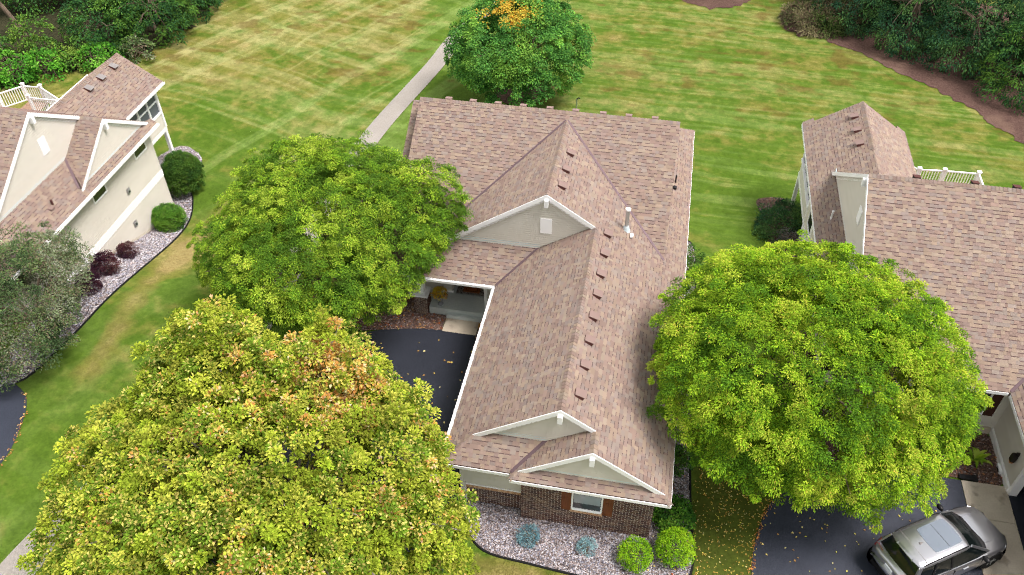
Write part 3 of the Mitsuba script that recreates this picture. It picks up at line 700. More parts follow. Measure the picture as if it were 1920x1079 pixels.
# walls
body = [(-2.80, 15.22), (1.50, 15.22), (1.50, 36.0), (-9.7, 36.0), (-9.7, 25.24), (-7.66, 25.24), (-7.66, 26.4), (-6.04, 26.4), (-6.04, 24.42), (-4.9, 24.42), (-4.9, 15.535), (-2.80, 15.535)]
v, f = prism(ccw(body), lambda x, y: (x, y, -2.6), lambda x, y: (x, y, 2.60)); put('wall', (v, fixvol(v, f)), 'mortar_mat', parent=H)
v, f = prism(ccw([(-9.9, 24.9), (1.0, 24.9), (1.0, 36.0), (-9.9, 36.0)]), lambda x, y: (x, y, 2.5), lambda x, y: (x, y, max(2.55, min(sR.z(x, y), sB.z(x, y)) - 0.5)))
for nm, xx in (('left', -9.98), ('right', 0.86)):
    w = Wall('W' if nm == 'left' else 'E', xx); w.c = xx
    g = put('gable', w.solid([(25.0, 2.7), (36.0, 2.7), (30.47, 6.40)], -0.1, 0.0), 'siding_mat', parent=H)
wf = Wall('S', 15.21); hole = sg.box(-1.10, 1.09, -0.15, 2.04)
BW = thing_wall = put('brick_wall', wf.solid([(-2.80, -0.3), (1.50, -0.3), (1.50, 2.58), (-2.80, 2.58)], -0.01, 0.0), 'mortar_mat', parent=H)
reg = sg.box(-2.80, -0.1, 1.50, 2.56).difference(sg.box(-1.16, 0.85, -0.09, 2.10))
pcs = brick_wall(H, wf, reg, 31)
rg = np.random.default_rng(77); sil = soldier(wf, -1.16, -0.09, 0.86, 0.17, rg)
np.random.default_rng(3).shuffle(pcs) if False else None
lay(BW, sil + pcs[::-1])
wr = Wall('S', 15.525)
BW2 = put('brick_wall', wr.solid([(-4.9, -0.3), (-2.80, -0.3), (-2.80, 1.0), (-4.9, 1.0)], -0.01, 0.0), 'mortar_mat', parent=H)
pcs = brick_wall(H, wr, sg.box(-4.74, -0.1, -2.80, 0.84), 32)
lay(BW2, soldier(wr, -4.74, -2.80, 0.845, 0.17, rg) + pcs[::-1])
wl = Wall('W', -2.79)
lay(BW, brick_wall(H, wl, sg.box(15.21, -0.1, 15.52, 2.56), 33)[:0])
sid = put('siding_panel', wr.solid([(-4.9, 1.03), (-2.80, 1.03), (-2.80, 2.58), (-4.9, 2.58)], -0.008, 0.002), 'siding_mat', parent=H)
siding(sid, wr, [(-4.74, 1.08), (-2.82, 1.08), (-2.82, 2.58), (-4.74, 2.58)])
put('trim_board', wr.rect(-4.74, -2.81, 1.018, 1.075, -0.005, 0.05), 'trim_mat', parent=H)
put('corner_board', wr.rect(-4.93, -4.745, -0.1, 2.58, -0.12, 0.035), 'siding_mat', parent=H)
put('downspout', tube([(-4.985, 15.62, 2.5), (-4.985, 15.62, 0.1)], 0.035, 6), 'dark_mat', parent=H)
window(H, wf, -1.08, -0.17, 1.11, 2.02, fr=0.05, back='room_mat', off=0.002)
kw = 'house__window'
put('blind', wf.rect(-1.06, -0.19, 1.42, 1.90, 0.009, 0.014), 'blind_mat', parent=kw)
put('sill', wf.rect(-1.10, -0.15, 1.045, 1.095, 0.0, 0.07), 'trim_mat', parent=kw)
for u0 in (-1.465, -0.105):
    k = put('shutter', wf.rect(u0, u0 + 0.32, 0.985, 2.0, 0.012, 0.035), 'shutter_mat', parent=H)
    for z0, z1 in ((1.06, 1.62), (1.70, 1.93)):
        put('panel', wf.rect(u0 + 0.07, u0 + 0.25, z0, z1, 0.034, 0.044), 'shutter_mat', parent=k)
    for a, b, c, d in ((u0, u0 + 0.045, 0.985, 2.0), (u0 + 0.275, u0 + 0.32, 0.985, 2.0), (u0 + 0.045, u0 + 0.275, 0.985, 1.035), (u0 + 0.045, u0 + 0.275, 1.64, 1.685), (u0 + 0.045, u0 + 0.275, 1.95, 2.0)):
        put('rail', wf.rect(a, b, c, d, 0.034, 0.05), 'shutter_mat', parent=k)
# gables
gM = gable(H, Wall('S', 24.97), [(-7.55, 3.68), (-3.95, 3.68), (-1.84, 5.05), (-3.62, 6.30)], (-3.62, zM), [(-7.95, zM - S0 * 4.33), (-1.62, zM - S0 * 2.0)])
flash(gM, Wall('S', 24.97), -7.8, -3.86, 3.66, 0.20)
k = put('gable_vent', Wall('S', 24.97).rect(-3.85, -3.40, 4.50, 5.21, 0.0, 0.06), 'trim_mat', parent=gM)
gF = gable(H, Wall('S', 16.02), [(-4.22, 3.36), (-2.16, 3.36), (-0.70, 4.31), (-1.71, 5.03)], (-1.71, zG), [(-4.52, zG - S0 * 2.81), (-0.55, zG - S0 * 1.16)])
flash(gF, Wall('S', 16.02), -4.1, -2.14, 3.34, 0.19)
gS = gable(H, Wall('S', 15.19), [(-2.58, 2.95), (1.41, 2.95), (-0.585, 4.28)], (-0.585, zF), [(-2.90, zF - S0 * 2.315), (1.74, zF - S0 * 2.325)])
flash(gS, Wall('S', 15.19), -2.45, 1.27, 2.935, 0.16)
# eaves
gutter(H, (-5.36, 15.6, 2.69), (-5.36, 23.42, 2.69), (-1, 0, 0), hangers=13)
gutter(H, (-9.7, 23.52, 2.69), (-5.40, 23.52, 2.69), (0, -1, 0), hangers=4)
for a, b in (((-5.36, 15.04, 2.66), (-3.13, 15.04, 2.66)), ((-3.11, 14.82, 2.66), (1.94, 14.82, 2.66)), ):
    v, f = bar(np.array(a) + [0, -0.012, 0], np.array(b) + [0, -0.012, 0], 0.024, 0.13); put('eave_board', (v, fixvol(v, f)), 'trim_mat', parent=H)
v, f = bar((1.953, 14.82, 2.67), (1.953, 36.3, 2.67), 0.024, 0.14); put('eave_board', (v, fixvol(v, f)), 'trim_mat', parent=H)
ridge_caps(roof, (1.92, 36.31, 2.72), (1.06, 35.45, 3.29), cN, cE, 8)
for ring in ([(-5.3, 15.06), (-2.8, 15.06), (-2.8, 15.55), (-4.9, 15.55), (-4.9, 24.4), (-5.3, 24.4)], [(-3.05, 14.84), (1.9, 14.84), (1.9, 36.2), (1.5, 36.2), (1.5, 15.24), (-3.05, 15.24)]):
    v, f = prism(ccw(ring), lambda x, y: (x, y, 2.56), lambda x, y: (x, y, 2.58)); put('soffit', (v, fixvol(v, f)), 'trim_mat', parent=H)
# porch
wp = Wall('S', 25.23)
sid = put('siding_panel', wp.rect(-9.7, -7.66, 0.3, 2.6, -0.008, 0.002), 'siding_mat', parent=H); siding(sid, wp, [(-9.68, 0.5), (-7.68, 0.5), (-7.68, 2.55), (-9.68, 2.55)])
put('trim_board', wp.rect(-9.7, -7.60, 0.40, 0.50, 0.0, 0.035), 'trim_mat', parent=H)
wq = Wall('S', 24.41)
sid = put('siding_panel', wq.rect(-6.04, -4.9, -0.1, 2.6, -0.008, 0.002), 'siding_mat', parent=H); siding(sid, wq, [(-5.9, 0.0), (-4.9, 0.0), (-4.9, 2.55), (-5.9, 2.55)])
put('corner_board', wq.rect(-6.06, -5.92, -0.05, 2.58, -0.08, 0.035), 'trim_mat', parent=H)
wd = Wall('S', 26.39)
d = put('door', wd.rect(-7.45, -6.45, 0.42, 2.48, 0.0, 0.04), 'shutter_mat', parent=H); put('frame', wd.rect(-7.58, -7.45, 0.42, 2.55, 0.0, 0.06), 'trim_mat', parent=d); put('frame', wd.rect(-6.45, -6.32, 0.42, 2.55, 0.0, 0.06), 'trim_mat', parent=d)
v = chbox((-8.42, 24.17, -0.15), (-6.05, 26.39, 0.40), 0.012); pk = put('porch_slab', v, 'slab_mat', parent=H)
put('step', chbox((-7.64, 23.98, -0.1), (-6.1, 24.168, 0.20), 0.012), 'slab_mat', parent=pk)
put('porch_slab', chbox((-9.6, 25.0, -0.15), (-8.42, 25.24, 0.40), 0.012), 'slab_mat', parent=H)
pier = put('brick_pier', boxvf((-9.0, 24.08, -0.2), (-8.46, 24.62, 1.0)), 'mortar_mat', parent=H)
pz = []
for wk, a in ((Wall('S', 24.08), (-9.0, -8.46)), (Wall('E', -8.46), (24.08, 24.62))): pz += brick_wall(H, wk, sg.box(a[0], -0.1, a[1], 1.0), 41)
lay(pier, pz)
put('pier_cap', chbox((-9.05, 24.03, 1.0), (-8.41, 24.67, 1.09), 0.02), 'trim_mat', parent=H)
put('porch_post', chbox((-8.86, 24.22, 1.09), (-8.60, 24.48, 2.6), 0.01), 'trim_mat', parent=H)
tag(put('porch_walk', sheet(sg.box(-7.63, 23.2, -6.2, 23.975), 0.8, 0.05), 'concrete_mat'), 'short tan concrete walk from the driveway to the porch step', kind='structure')
mt = thing('door_mat', 'brown door mat on a fringed rug under the porch roof', 'door mat')
scene[mt] = mikit.ply(chbox((-7.22, 25.32, 0.418), (-6.50, 25.75, 0.435), 0.006), 'mat_mat')
for x in (-7.10, -6.62):
    put('stripe', boxvf((x - 0.012, 25.36, 0.434), (x + 0.012, 25.71, 0.437)), 'dark_mat', parent=mt)
for y in (25.38, 25.69): put('stripe', boxvf((-7.087, y - 0.012, 0.434), (-6.633, y + 0.012, 0.437)), 'dark_mat', parent=mt)
rgk = thing('rug', 'grey patterned rug with pale fringe lying under the brown door mat', 'rug')
scene[rgk] = mikit.ply(chbox((-7.50, 25.20, 0.402), (-6.22, 25.86, 0.412), 0.004), 'rug_mat')
mb = MB()
for x in np.arange(-7.49, -6.22, 0.03): mb.box((x, 25.13, 0.402), (x + 0.015, 25.20, 0.408))
mb.put('fringe', 'blind_mat', parent=rgk)

# ================================================================== left house
L = thing('house', 'left house with tall pale side wall, two side gables and a raised screened porch', 'house')
lE = Slope('E', -24.53, [(-24.53, 20.2), (-24.53, 32.2), (-24.85, 32.2), (-24.90, 31.9), (-24.90, 26.05), (-26.03, 27.18), (-26.03, 20.2)])
zg1, zg2 = 6.70, 4.87
lA = Slope('S', 20.2, [(-44.0, 20.2), (-25.91, 20.2), (-25.91, 26.2), (-44.0, 26.2)])
lA.z0 = zg1 - S0 * 6.0
lB = Slope('N', 32.2, [(-44.0, 26.2), (-25.91, 26.2), (-25.91, 28.92), (-24.78, 28.92), (-24.78, 32.2), (-44.0, 32.2)]); lB.z0 = zg1 - S0 * 6.0
lC = Slope('S', 28.92 - (zg2 - 2.7) / S0, [(-24.78, 26.10), (-24.78, 28.92), (-26.03, 28.92), (-26.03, 27.20)])
yr = -28.48
pE = Slope('E', -26.30, [(-26.30, 32.2), (-26.30, 36.1), (-28.48, 36.1), (-28.48, 30.02)])
pW = Slope('W', -30.66, [(-30.66, 32.2), (-28.48, 30.02), (-28.48, 36.1), (-30.66, 36.1)])
lroof = build_roof(L, [lE, lA, lB, lC, pE, pW], 6, near=lambda x, y, z: x < -24 and x > -27.5 and 22.0 < y < 30.0 and z < 4.6, skip=(2,))
zlr = 2.7 + S0 * 2.18
ridge_caps(lroof, (-28.48, 30.8, zlr), (-28.48, 36.1, zlr), cW, cE, 11)
ridge_caps(lroof, (-36.0, 26.2, zg1), (-25.91, 26.2, zg1), cS, cN, 12)
ridge_caps(lroof, (-26.0, 28.92, zg2), (-24.78, 28.92, zg2), cS, cN, 13)
valley(lroof, (-24.92, 26.07, 2.96), (-26.03, 27.18, 3.70), 0.09)
gutter(L, (-24.53, 20.2, 2.69), (-24.53, 32.2, 2.69), (1, 0, 0)); gutter(L, (-26.30, 32.3, 2.69), (-26.30, 36.1, 2.69), (1, 0, 0)); gutter(L, (-30.66, 32.3, 2.69), (-30.66, 36.1, 2.69), (-1, 0, 0))
w1 = Wall('E', -26.03)
g1 = gable(L, w1, [(21.9, 3.72), (27.18, 3.72), (28.85, 4.80), (26.2, zg1 - 0.12)], (26.2, zg1), [(20.2, zg1 - S0 * 6.0), (28.86, zg1 - S0 * 2.66)])
flash(g1, w1, 20.9, 27.2, 3.68, 0.14)
r4 = [(26.09, 4.95), (26.31, 4.58), (26.54, 4.95), (26.31, 5.34)]
put('gable_vent', w1.rect(26.09, 26.54, 4.58, 5.34, 0.0, 0.06), 'trim_mat', parent=g1)
w2 = Wall('E', -24.91)
g2 = gable(L, w2, [(26.28, 2.95), (31.56, 2.95), (28.92, zg2 - 0.11)], (28.92, zg2), [(26.03, zg2 - S0 * 2.89), (31.85, zg2 - S0 * 2.93)])
flash(g2, w2, 26.3, 31.5, 2.935, 0.13)
put('wall', boxvf((-44.0, 20.6, -3.0), (-24.94, 31.8, 2.6)), 'siding_mat', parent=L)
w3 = Wall('E', -24.935)
wallk = put('side_wall', w3.rect(20.6, 31.8, -3.0, 2.6, -0.02, -0.001), 'siding_mat', parent=L)
siding(wallk, w3, [(20.6, -1.2), (20.9, -1.2), (31.74, -2.36), (31.74, 2.58), (20.6, 2.58)] if False else [(20.6, -2.4), (31.76, -2.4), (31.76, 2.58), (20.6, 2.58)])
put('corner_board', w3.rect(31.72, 31.82, -2.6, 2.58, -0.05, 0.03), 'siding_mat', parent=L)
put('band_board', w3.rect(20.6, 31.83, -0.27, 0.11, 0.0, 0.05), 'trim_mat', parent=L)
ys = np.linspace(20.6, 31.8, 24)
put('foundation', w3.solid([(y, float(terr(-24.9, y)) - 0.4) for y in ys] + [(y, float(terr(-24.9, y)) + 0.16) for y in ys[::-1]], 0.0, 0.03), 'concrete_mat', parent=L)
window(L, w3, 30.24, 31.2, 1.82, 2.32, fr=0.06, back='dark_mat'); window(L, w3, 26.58, 27.54, 1.82, 2.32, fr=0.06, back='dark_mat')
for y, z in ((28.92, 0.78), (28.54, -0.95)):
    k = put('wall_vent', chbox2(w3, y - 0.14, y + 0.14, z - 0.16, z + 0.16, 0.0, 0.05), 'grey_vent_mat', parent=L)
    put('flap', chbox2(w3, y - 0.08, y + 0.10, z - 0.10, z + 0.10, 0.045, 0.10), 'steel_mat', parent=k); put('slot', chbox2(w3, y - 0.05, y + 0.06, z - 0.05, z + 0.04, 0.095, 0.108), 'dark_mat', parent=k)
for y in (32.72, 33.84, 35.03): roof_vent(L, pE, y, 1.86 * pE.k, top='grey_vent_mat', body='vent_mat', size=0.36)
pipe(L, 'plumbing_pipe', (-25.2, 24.6, 3.1), 0.30, 0.05, 'vent_mat', cap=False)
v = lE.pt(24.35, 0.62 * lE.k, 0.03); put('pipe_boot', chbox(v - [0.12, 0.12, 0.05], v + [0.12, 0.12, 0.04], 0.02), 'vent_top_mat', parent=L)
v = pipe(L, 'plumbing_pipe', (-27.6, 26.35, 6.62), 0.35, 0.05, 'vent_mat', cap=False)
# raised porch
P = put('porch_floor', chbox((-30.3, 31.84, -0.13), (-26.7, 35.75, 0.12), 0.01), 'trim_mat', parent=L)
we, wn = Wall('E', -26.72), Wall('N', 35.73)
for wk, a, b in ((we, 31.85, 35.70), (wn, -30.3, -26.74)):
    s = put('porch_wall', wk.rect(a, b, 0.12, 1.0, -0.1, 0.0), 'siding_mat', parent=L)
    siding(s, wk, [(a + 0.12, 0.14), (b - 0.1, 0.14), (b - 0.1, 0.96), (a + 0.12, 0.96)])
    put('screen', wk.rect(a, b, 1.0, 2.5, -0.05, -0.03), 'screen_mat', parent=s)
    put('sill', wk.rect(a, b, 0.96, 1.06, -0.06, 0.06), 'trim_mat', parent=s)
    put('rail', wk.rect(a, b, 1.72, 1.78, -0.06, 0.03), 'trim_mat', parent=s); put('rail', wk.rect(a, b, 2.40, 2.58, -0.06, 0.03), 'trim_mat', parent=s)
    for u in np.linspace(a + 0.03, b - 0.05, 5): put('stile', wk.rect(u - 0.05, u + 0.05, 1.0, 2.5, -0.06, 0.04), 'trim_mat', parent=s)
put('corner_board', chbox((-26.80, 35.62, 0.1), (-26.66, 35.76, 2.58), 0.01), 'trim_mat', parent=L)
for x in (-26.8, -30.2): put('porch_post', chbox((x - 0.09, 35.55, -2.6), (x + 0.09, 35.73, -0.13), 0.01), 'trim_mat', parent=L)
v, f = prism(ccw([(-26.75, 2.5), (-28.48, 3.9), (-30.2, 2.5)][::-1]), lambda x, z: (x, 35.72, z), lambda x, z: (x, 35.80, z)); put('gable', (v, fixvol(v, f)), 'siding_mat', parent=L)

def railing(parent, a, b, top=1.0, posts=True, hz=0.0, name='railing'):
    """white railing between two points; hz: floor height"""
    a, b = np.array(a, float), np.array(b, float); Ln = np.linalg.norm(b[:2] - a[:2]); n = max(2, int(Ln / 0.13)); k = None
    v, f = bar(a + [0, 0, top], b + [0, 0, top], 0.07, 0.06); k = put(name, (v, fixvol(v, f)), 'trim_mat', parent=parent)
    v, f = bar(a + [0, 0, 0.14], b + [0, 0, 0.14], 0.05, 0.05); put('bottom_rail', (v, fixvol(v, f)), 'trim_mat', parent=k)
    for i in range(1, n):
        c = a + (b - a) * i / n; put('baluster', boxvf(c + [-0.017, -0.017, 0.1], c + [0.017, 0.017, top - 0.05]), 'trim_mat', parent=k)
    return k
def rail_post(parent, p, top=1.1):
    p = np.array(p, float); k = put('post', chbox(p + [-0.07, -0.07, 0], p + [0.07, 0.07, top], 0.008), 'trim_mat', parent=parent)
    put('post_cap', chbox(p + [-0.1, -0.1, top], p + [0.1, 0.1, top + 0.06], 0.02), 'trim_mat', parent=k)
D = thing('deck', 'white railed wooden deck behind the left house with stairs', 'deck')
pts = dict(A=(-35.97, 36.87, 0.05), B=(-34.87, 36.9, 0.05), C=(-35.97 - 0.9, 35.75, 0.05), D2=(-37.3, 35.8, 0.05), E=(-32.2, 35.4, 0.05), F=(-34.83, 35.75, 0.05), G=(-31.0, 35.75, 0.05))
for a, b in (('A', 'B'), ('B', 'E'), ('A', 'C'), ('C', 'D2'), ('F', 'G')): railing(D, pts[a], pts[b])
for k in 'ABCEF': rail_post(D, pts[k])
rail_post(D, pts['D2']); rail_post(D, (-38.3, 35.5, 0.05)); railing(D, pts['D2'], (-38.3, 35.5, 0.05))
fl = MB()
for i, y in enumerate(np.arange(32.2, 36.9, 0.145)):
    put('floor_board', boxvf((-38.4 if y < 35.6 else -36.0, y, -0.02), (-31.0 if y < 35.6 else -34.8, y + 0.138, 0.045)), 'deckboard_mat', parent=D)
for x, y in ((-38.2, 35.4), (-35.9, 36.8), (-34.9, 36.8), (-31.4, 35.4)): put('leg', boxvf((x - 0.07, y - 0.07, -2.6), (x + 0.07, y + 0.07, -0.02)), 'trim_mat', parent=D)
gq = thing('grill', 'small grey covered grill standing on the left deck', 'grill')
scene[gq] = mikit.ply(chbox((-33.2, 34.2, 0.5), (-32.4, 34.8, 1.0), 0.12), 'grey_vent_mat')
for x in (-33.1, -32.5): put('leg', boxvf((x - 0.03, 34.3, 0.05), (x + 0.03, 34.7, 0.5)), 'dark_mat', parent=gq)

# ================================================================== right house
Rr = thing('house', 'right house with broad front roof slope, white side gable and open garage', 'house')
rS = Slope('S', 21.48, [(8.06, 22.48), (8.06, 27.70), (24.0, 27.70), (24.0, 21.48), (13.18, 21.48), (9.06, 21.48)])
rS.ring = ccw([(8.06, 21.48), (13.18, 21.48), (16.0, 24.30), (24.0, 24.30), (24.0, 27.70), (8.06, 27.70)])
rN = Slope('N', 33.92, [(8.06, 27.70), (24.0, 27.70), (24.0, 33.9), (8.06, 33.9)])
rW = Slope('W', 7.20, [(7.20, 21.48), (8.2, 21.48), (8.2, 32.92), (9.62, 31.5), (9.62, 37.75), (7.66, 37.75), (7.66, 38.05), (7.20, 38.05)])
rE = Slope('E', 12.04, [(9.62, 31.5), (12.04, 33.92), (12.04, 38.05), (11.58, 38.05), (11.58, 37.75), (9.62, 37.75)])
rG = Slope('W', 13.18, [(13.18, 21.48), (16.0, 24.30), (16.6, 24.30), (16.6, 9.0), (13.18, 9.0)])
rG.ring = ccw([(13.18, 9.0), (16.6, 9.0), (16.6, 24.9), (13.18, 21.48)])
rGe = Slope('E', 20.0, [(16.6, 9.0), (20.0, 9.0), (20.0, 24.0), (16.6, 24.0)])
rroof = build_roof(Rr, [rS, rN, rW, rE, rG, rGe], 8, near=lambda x, y, z: (x < 14.3 and 21 < y < 27 and x > 10.3 - 0.0 * y), skip=(1, 5))
zrr = 2.7 + S0 * 2.42; zrs = 2.7 + S0 * 6.22
ridge_caps(rroof, (8.06, 27.7, zrs), (17.5, 27.7, zrs), cS, cN, 21)
ridge_caps(rroof, (9.62, 33.6, zrr), (9.62, 37.75, zrr), cW, cE, 22)
valley(rroof, (13.18, 21.48, 2.7), (16.0, 24.3, 4.58), 0.09)
wg = Wall('W', 8.2)
gR = gable(Rr, wg, [(22.7, 3.38), (32.7, 3.38), (27.70, zrs - 0.12)], (27.70, zrs), [(21.55, zrs - S0 * 6.15), (33.1, zrs - S0 * 5.4)], over=0.13)
flash(gR, wg, 22.3, 33.0, 3.36, 0.15)
put('gable_vent', wg.solid([(27.20, 4.80), (27.68, 4.80), (27.68, 5.44), (27.20, 5.44)], 0.0, 0.06), 'trim_mat', parent=gR)
for y in (34.34, 35.49, 36.68): roof_vent(Rr, rW, y, (9.23 - 7.2) * rW.k)
for x in (9.85, 11.9, 13.35, 15.3): roof_vent(Rr, rN, x, 5.98 * rN.k, body='dark_mat', top='vent_mat', size=0.26)
pipe(Rr, 'plumbing_pipe', (7.79, 29.77, 3.1), 0.42, 0.045, 'trim_mat', cap=False)
ww = Wall('W', 7.6)
put('wall', boxvf((7.62, 21.95, -3.0), (24.0, 33.4, 2.6)), 'siding_mat', parent=Rr)
sw = put('side_wall', ww.rect(21.93, 33.4, -3.0, 2.6, -0.018, 0.0), 'siding_mat', parent=Rr)
siding(sw, ww, [(21.95, -1.6), (33.35, -1.6), (33.35, 2.58), (21.95, 2.58)])
put('band_board', ww.rect(21.95, 33.42, -0.20, 0.12, 0.0, 0.05), 'trim_mat', parent=Rr)
put('corner_board', ww.rect(33.30, 33.42, -2.2, 2.58, -0.05, 0.05), 'trim_mat', parent=Rr); put('corner_board', ww.rect(31.3, 31.42, 0.12, 2.58, -0.01, 0.045), 'trim_mat', parent=Rr)
window(Rr, ww, 31.5, 32.5, 0.75, 2.2, fr=0.08, back='dark_mat'); window(Rr, ww, 28.2, 29.2, 0.9, 2.2, fr=0.08, back='dark_mat')
put('porch_floor', chbox((7.57, 33.4, -0.12), (11.7, 37.6, 0.12), 0.01), 'trim_mat', parent=Rr)
for wk, a, b in ((Wall('W', 7.6), 33.45, 37.55), (Wall('N', 37.57), 7.65, 11.65), (Wall('E', 11.66), 33.45, 37.55)):
    s = put('porch_wall', wk.rect(a, b, 0.12, 0.9, -0.1, 0.0), 'siding_mat', parent=Rr); siding(s, wk, [(a + 0.1, 0.14), (b - 0.1, 0.14), (b - 0.1, 0.86), (a + 0.1, 0.86)])
    put('screen', wk.rect(a, b, 0.9, 2.5, -0.06, -0.04), 'screen_mat', parent=s); put('sill', wk.rect(a, b, 0.86, 0.95, -0.06, 0.08), 'trim_mat', parent=s); put('rail', wk.rect(a, b, 2.4, 2.58, -0.06, 0.02), 'trim_mat', parent=s)
    for u in np.linspace(a + 0.05, b - 0.05, 5): put('stile', wk.rect(u - 0.05, u + 0.05, 0.9, 2.5, -0.06, 0.04), 'trim_mat', parent=s)
for x in (7.66, 11.55): put('porch_post', chbox((x - 0.09, 37.4, -2.4), (x + 0.09, 37.58, -0.12), 0.01), 'trim_mat', parent=Rr)
v, f = prism(ccw([(7.8, 2.6), (9.62, 4.0), (11.4, 2.6)][::-1]), lambda x, z: (x, 37.55, z), lambda x, z: (x, 37.62, z)); put('gable', (v, fixvol(v, f)), 'siding_mat', parent=Rr)
for p, q, o in (((9.3, 21.48, 2.69), (13.14, 21.48, 2.69), (0, -1, 0)), ((13.18, 9.0, 2.69), (13.18, 21.4, 2.69), (-1, 0, 0)), ((7.20, 21.6, 2.69), (7.20, 38.0, 2.69), (-1, 0, 0))): 
    a, b = np.array(p, float), np.array(q, float); v, f = bar(a + np.array(o) * 0.012 - [0, 0, 0.02], b + np.array(o) * 0.012 - [0, 0, 0.02], 0.024, 0.13); put('eave_board', (v, fixvol(v, f)), 'trim_mat', parent=Rr)
# front wall under the eave and garage
wS = Wall('S', 21.93); s = put('front_wall', wS.rect(7.62, 13.62, -0.3, 2.6, -0.015, 0.0), 'siding_mat', parent=Rr); siding(s, wS, [(7.65, 0.32), (13.6, 0.32), (13.6, 2.58), (7.65, 2.58)])
put('base_ledge', wS.rect(7.62, 13.5, -0.2, 0.28, 0.0, 0.12), 'concrete_mat', parent=Rr)
window(Rr, wS, 11.75, 12.88, 1.02, 2.3, fr=0.06, back='dark_mat', mull=1, trans=1)
put('shutter', wS.rect(12.96, 13.30, 0.92, 2.42, 0.016, 0.05), 'dark_shutter_mat', parent=Rr)
wG = Wall('W', 13.63)
s = put('garage_wall', wG.rect(19.22, 21.93, -0.3, 2.6, -0.2, 0.0), 'siding_mat', parent=Rr); siding(s, wG, [(19.32, 0.30), (21.9, 0.30), (21.9, 2.58), (19.32, 2.58)])
put('base_ledge', wG.rect(19.3, 21.93, -0.2, 0.28, 0.0, 0.10), 'trim_mat', parent=Rr)
put('corner_board', wG.rect(19.16, 19.30, -0.1, 2.58, -0.22, 0.06), 'trim_mat', parent=Rr)
put('garage_floor', boxvf((13.60, 12.5, -0.3), (19.6, 21.9, 0.03)), 'asphalt_mat', parent=Rr)
put('garage_wall', boxvf((19.4, 12.5, 0), (19.6, 21.9, 2.6)), 'siding_mat', parent=Rr); put('garage_wall', boxvf((13.83, 21.7, 0), (19.6, 21.9, 2.6)), 'siding_mat', parent=Rr); put('garage_wall', boxvf((13.62, 12.3, 0), (19.6, 12.5, 2.6)), 'siding_mat', parent=Rr)
put('header', boxvf((13.5, 12.5, 2.2), (13.7, 19.16, 2.6)), 'trim_mat', parent=Rr)
lt = put('lantern', chbox2(wG, 19.80, 19.98, 1.02, 1.34, 0.06, 0.22, 0.03), 'lantern_mat', parent=Rr); put('lens', chbox2(wG, 19.83, 19.95, 0.94, 1.05, 0.09, 0.20, 0.03), 'amber_mat', parent=lt); put('arm', chbox2(wG, 19.85, 19.92, 1.30, 1.46, 0.0, 0.12, 0.02), 'lantern_mat', parent=lt)
ov = put('outlet_cover', chbox2(wG, 20.02, 20.40, -0.10, 0.16, 0.10, 0.17, 0.01), 'trim_mat', parent=Rr); put('slot', chbox2(wG, 20.10, 20.32, -0.03, 0.09, 0.16, 0.18, 0.005), 'dark_mat', parent=ov)
dk = thing('deck', 'white railed deck just behind the ridge of the right house', 'deck')
for a, b in (((13.1, 37.3, 0.05), (14.3, 37.4, 0.05)), ((14.3, 37.4, 0.05), (15.9, 37.45, 0.05)), ((12.3, 38.3, 0.0), (13.1, 37.3, 0.0)), ((15.9, 37.45, 0.05), (15.9, 34.0, 0.05))): railing(dk, a, b, top=1.1)
for p in ((14.3, 37.4, 0.05), (15.9, 37.45, 0.05), (13.1, 37.3, 0.05)): rail_post(dk, p, 1.15)
for y in np.arange(33.9, 37.5, 0.145): put('floor_board', boxvf((11.75, y, -0.05), (15.95, y + 0.138, 0.04)), 'deckboard_mat', parent=dk)
for x, y in ((11.9, 37.3), (15.8, 37.3)): put('leg', boxvf((x - 0.07, y - 0.07, -2.4), (x + 0.07, y + 0.07, -0.05)), 'trim_mat', parent=dk)
bt = thing('drain_outlet', 'flat black drain outlet at the corner of the concrete apron', 'drain outlet')
scene[bt] = mikit.ply(chbox((12.05, 19.53, 0.03), (12.60, 19.72, 0.11), 0.025), 'black_plastic_mat')
put('rim', chbox((12.50, 19.50, 0.02), (12.66, 19.75, 0.12), 0.02), 'black_plastic_mat', parent=bt)

# ================================================================== trees and plants
from scipy.spatial import cKDTree
def unit(v): return v / (np.linalg.norm(v, axis=-1, keepdims=True) + 1e-12)

LAT = np.random.default_rng(4).random((32, 32, 32))
def vnoise(p):
    i = np.floor(p).astype(int); t = p - i; t = t * t * (3 - 2 * t); r = 0
    for a in (0, 1):
        for b in (0, 1):
            for c in (0, 1):
                r = r + LAT[(i[:, 0] + a) % 32, (i[:, 1] + b) % 32, (i[:, 2] + c) % 32] * np.where(a, t[:, 0], 1 - t[:, 0]) * np.where(b, t[:, 1], 1 - t[:, 1]) * np.where(c, t[:, 2], 1 - t[:, 2])
    return r

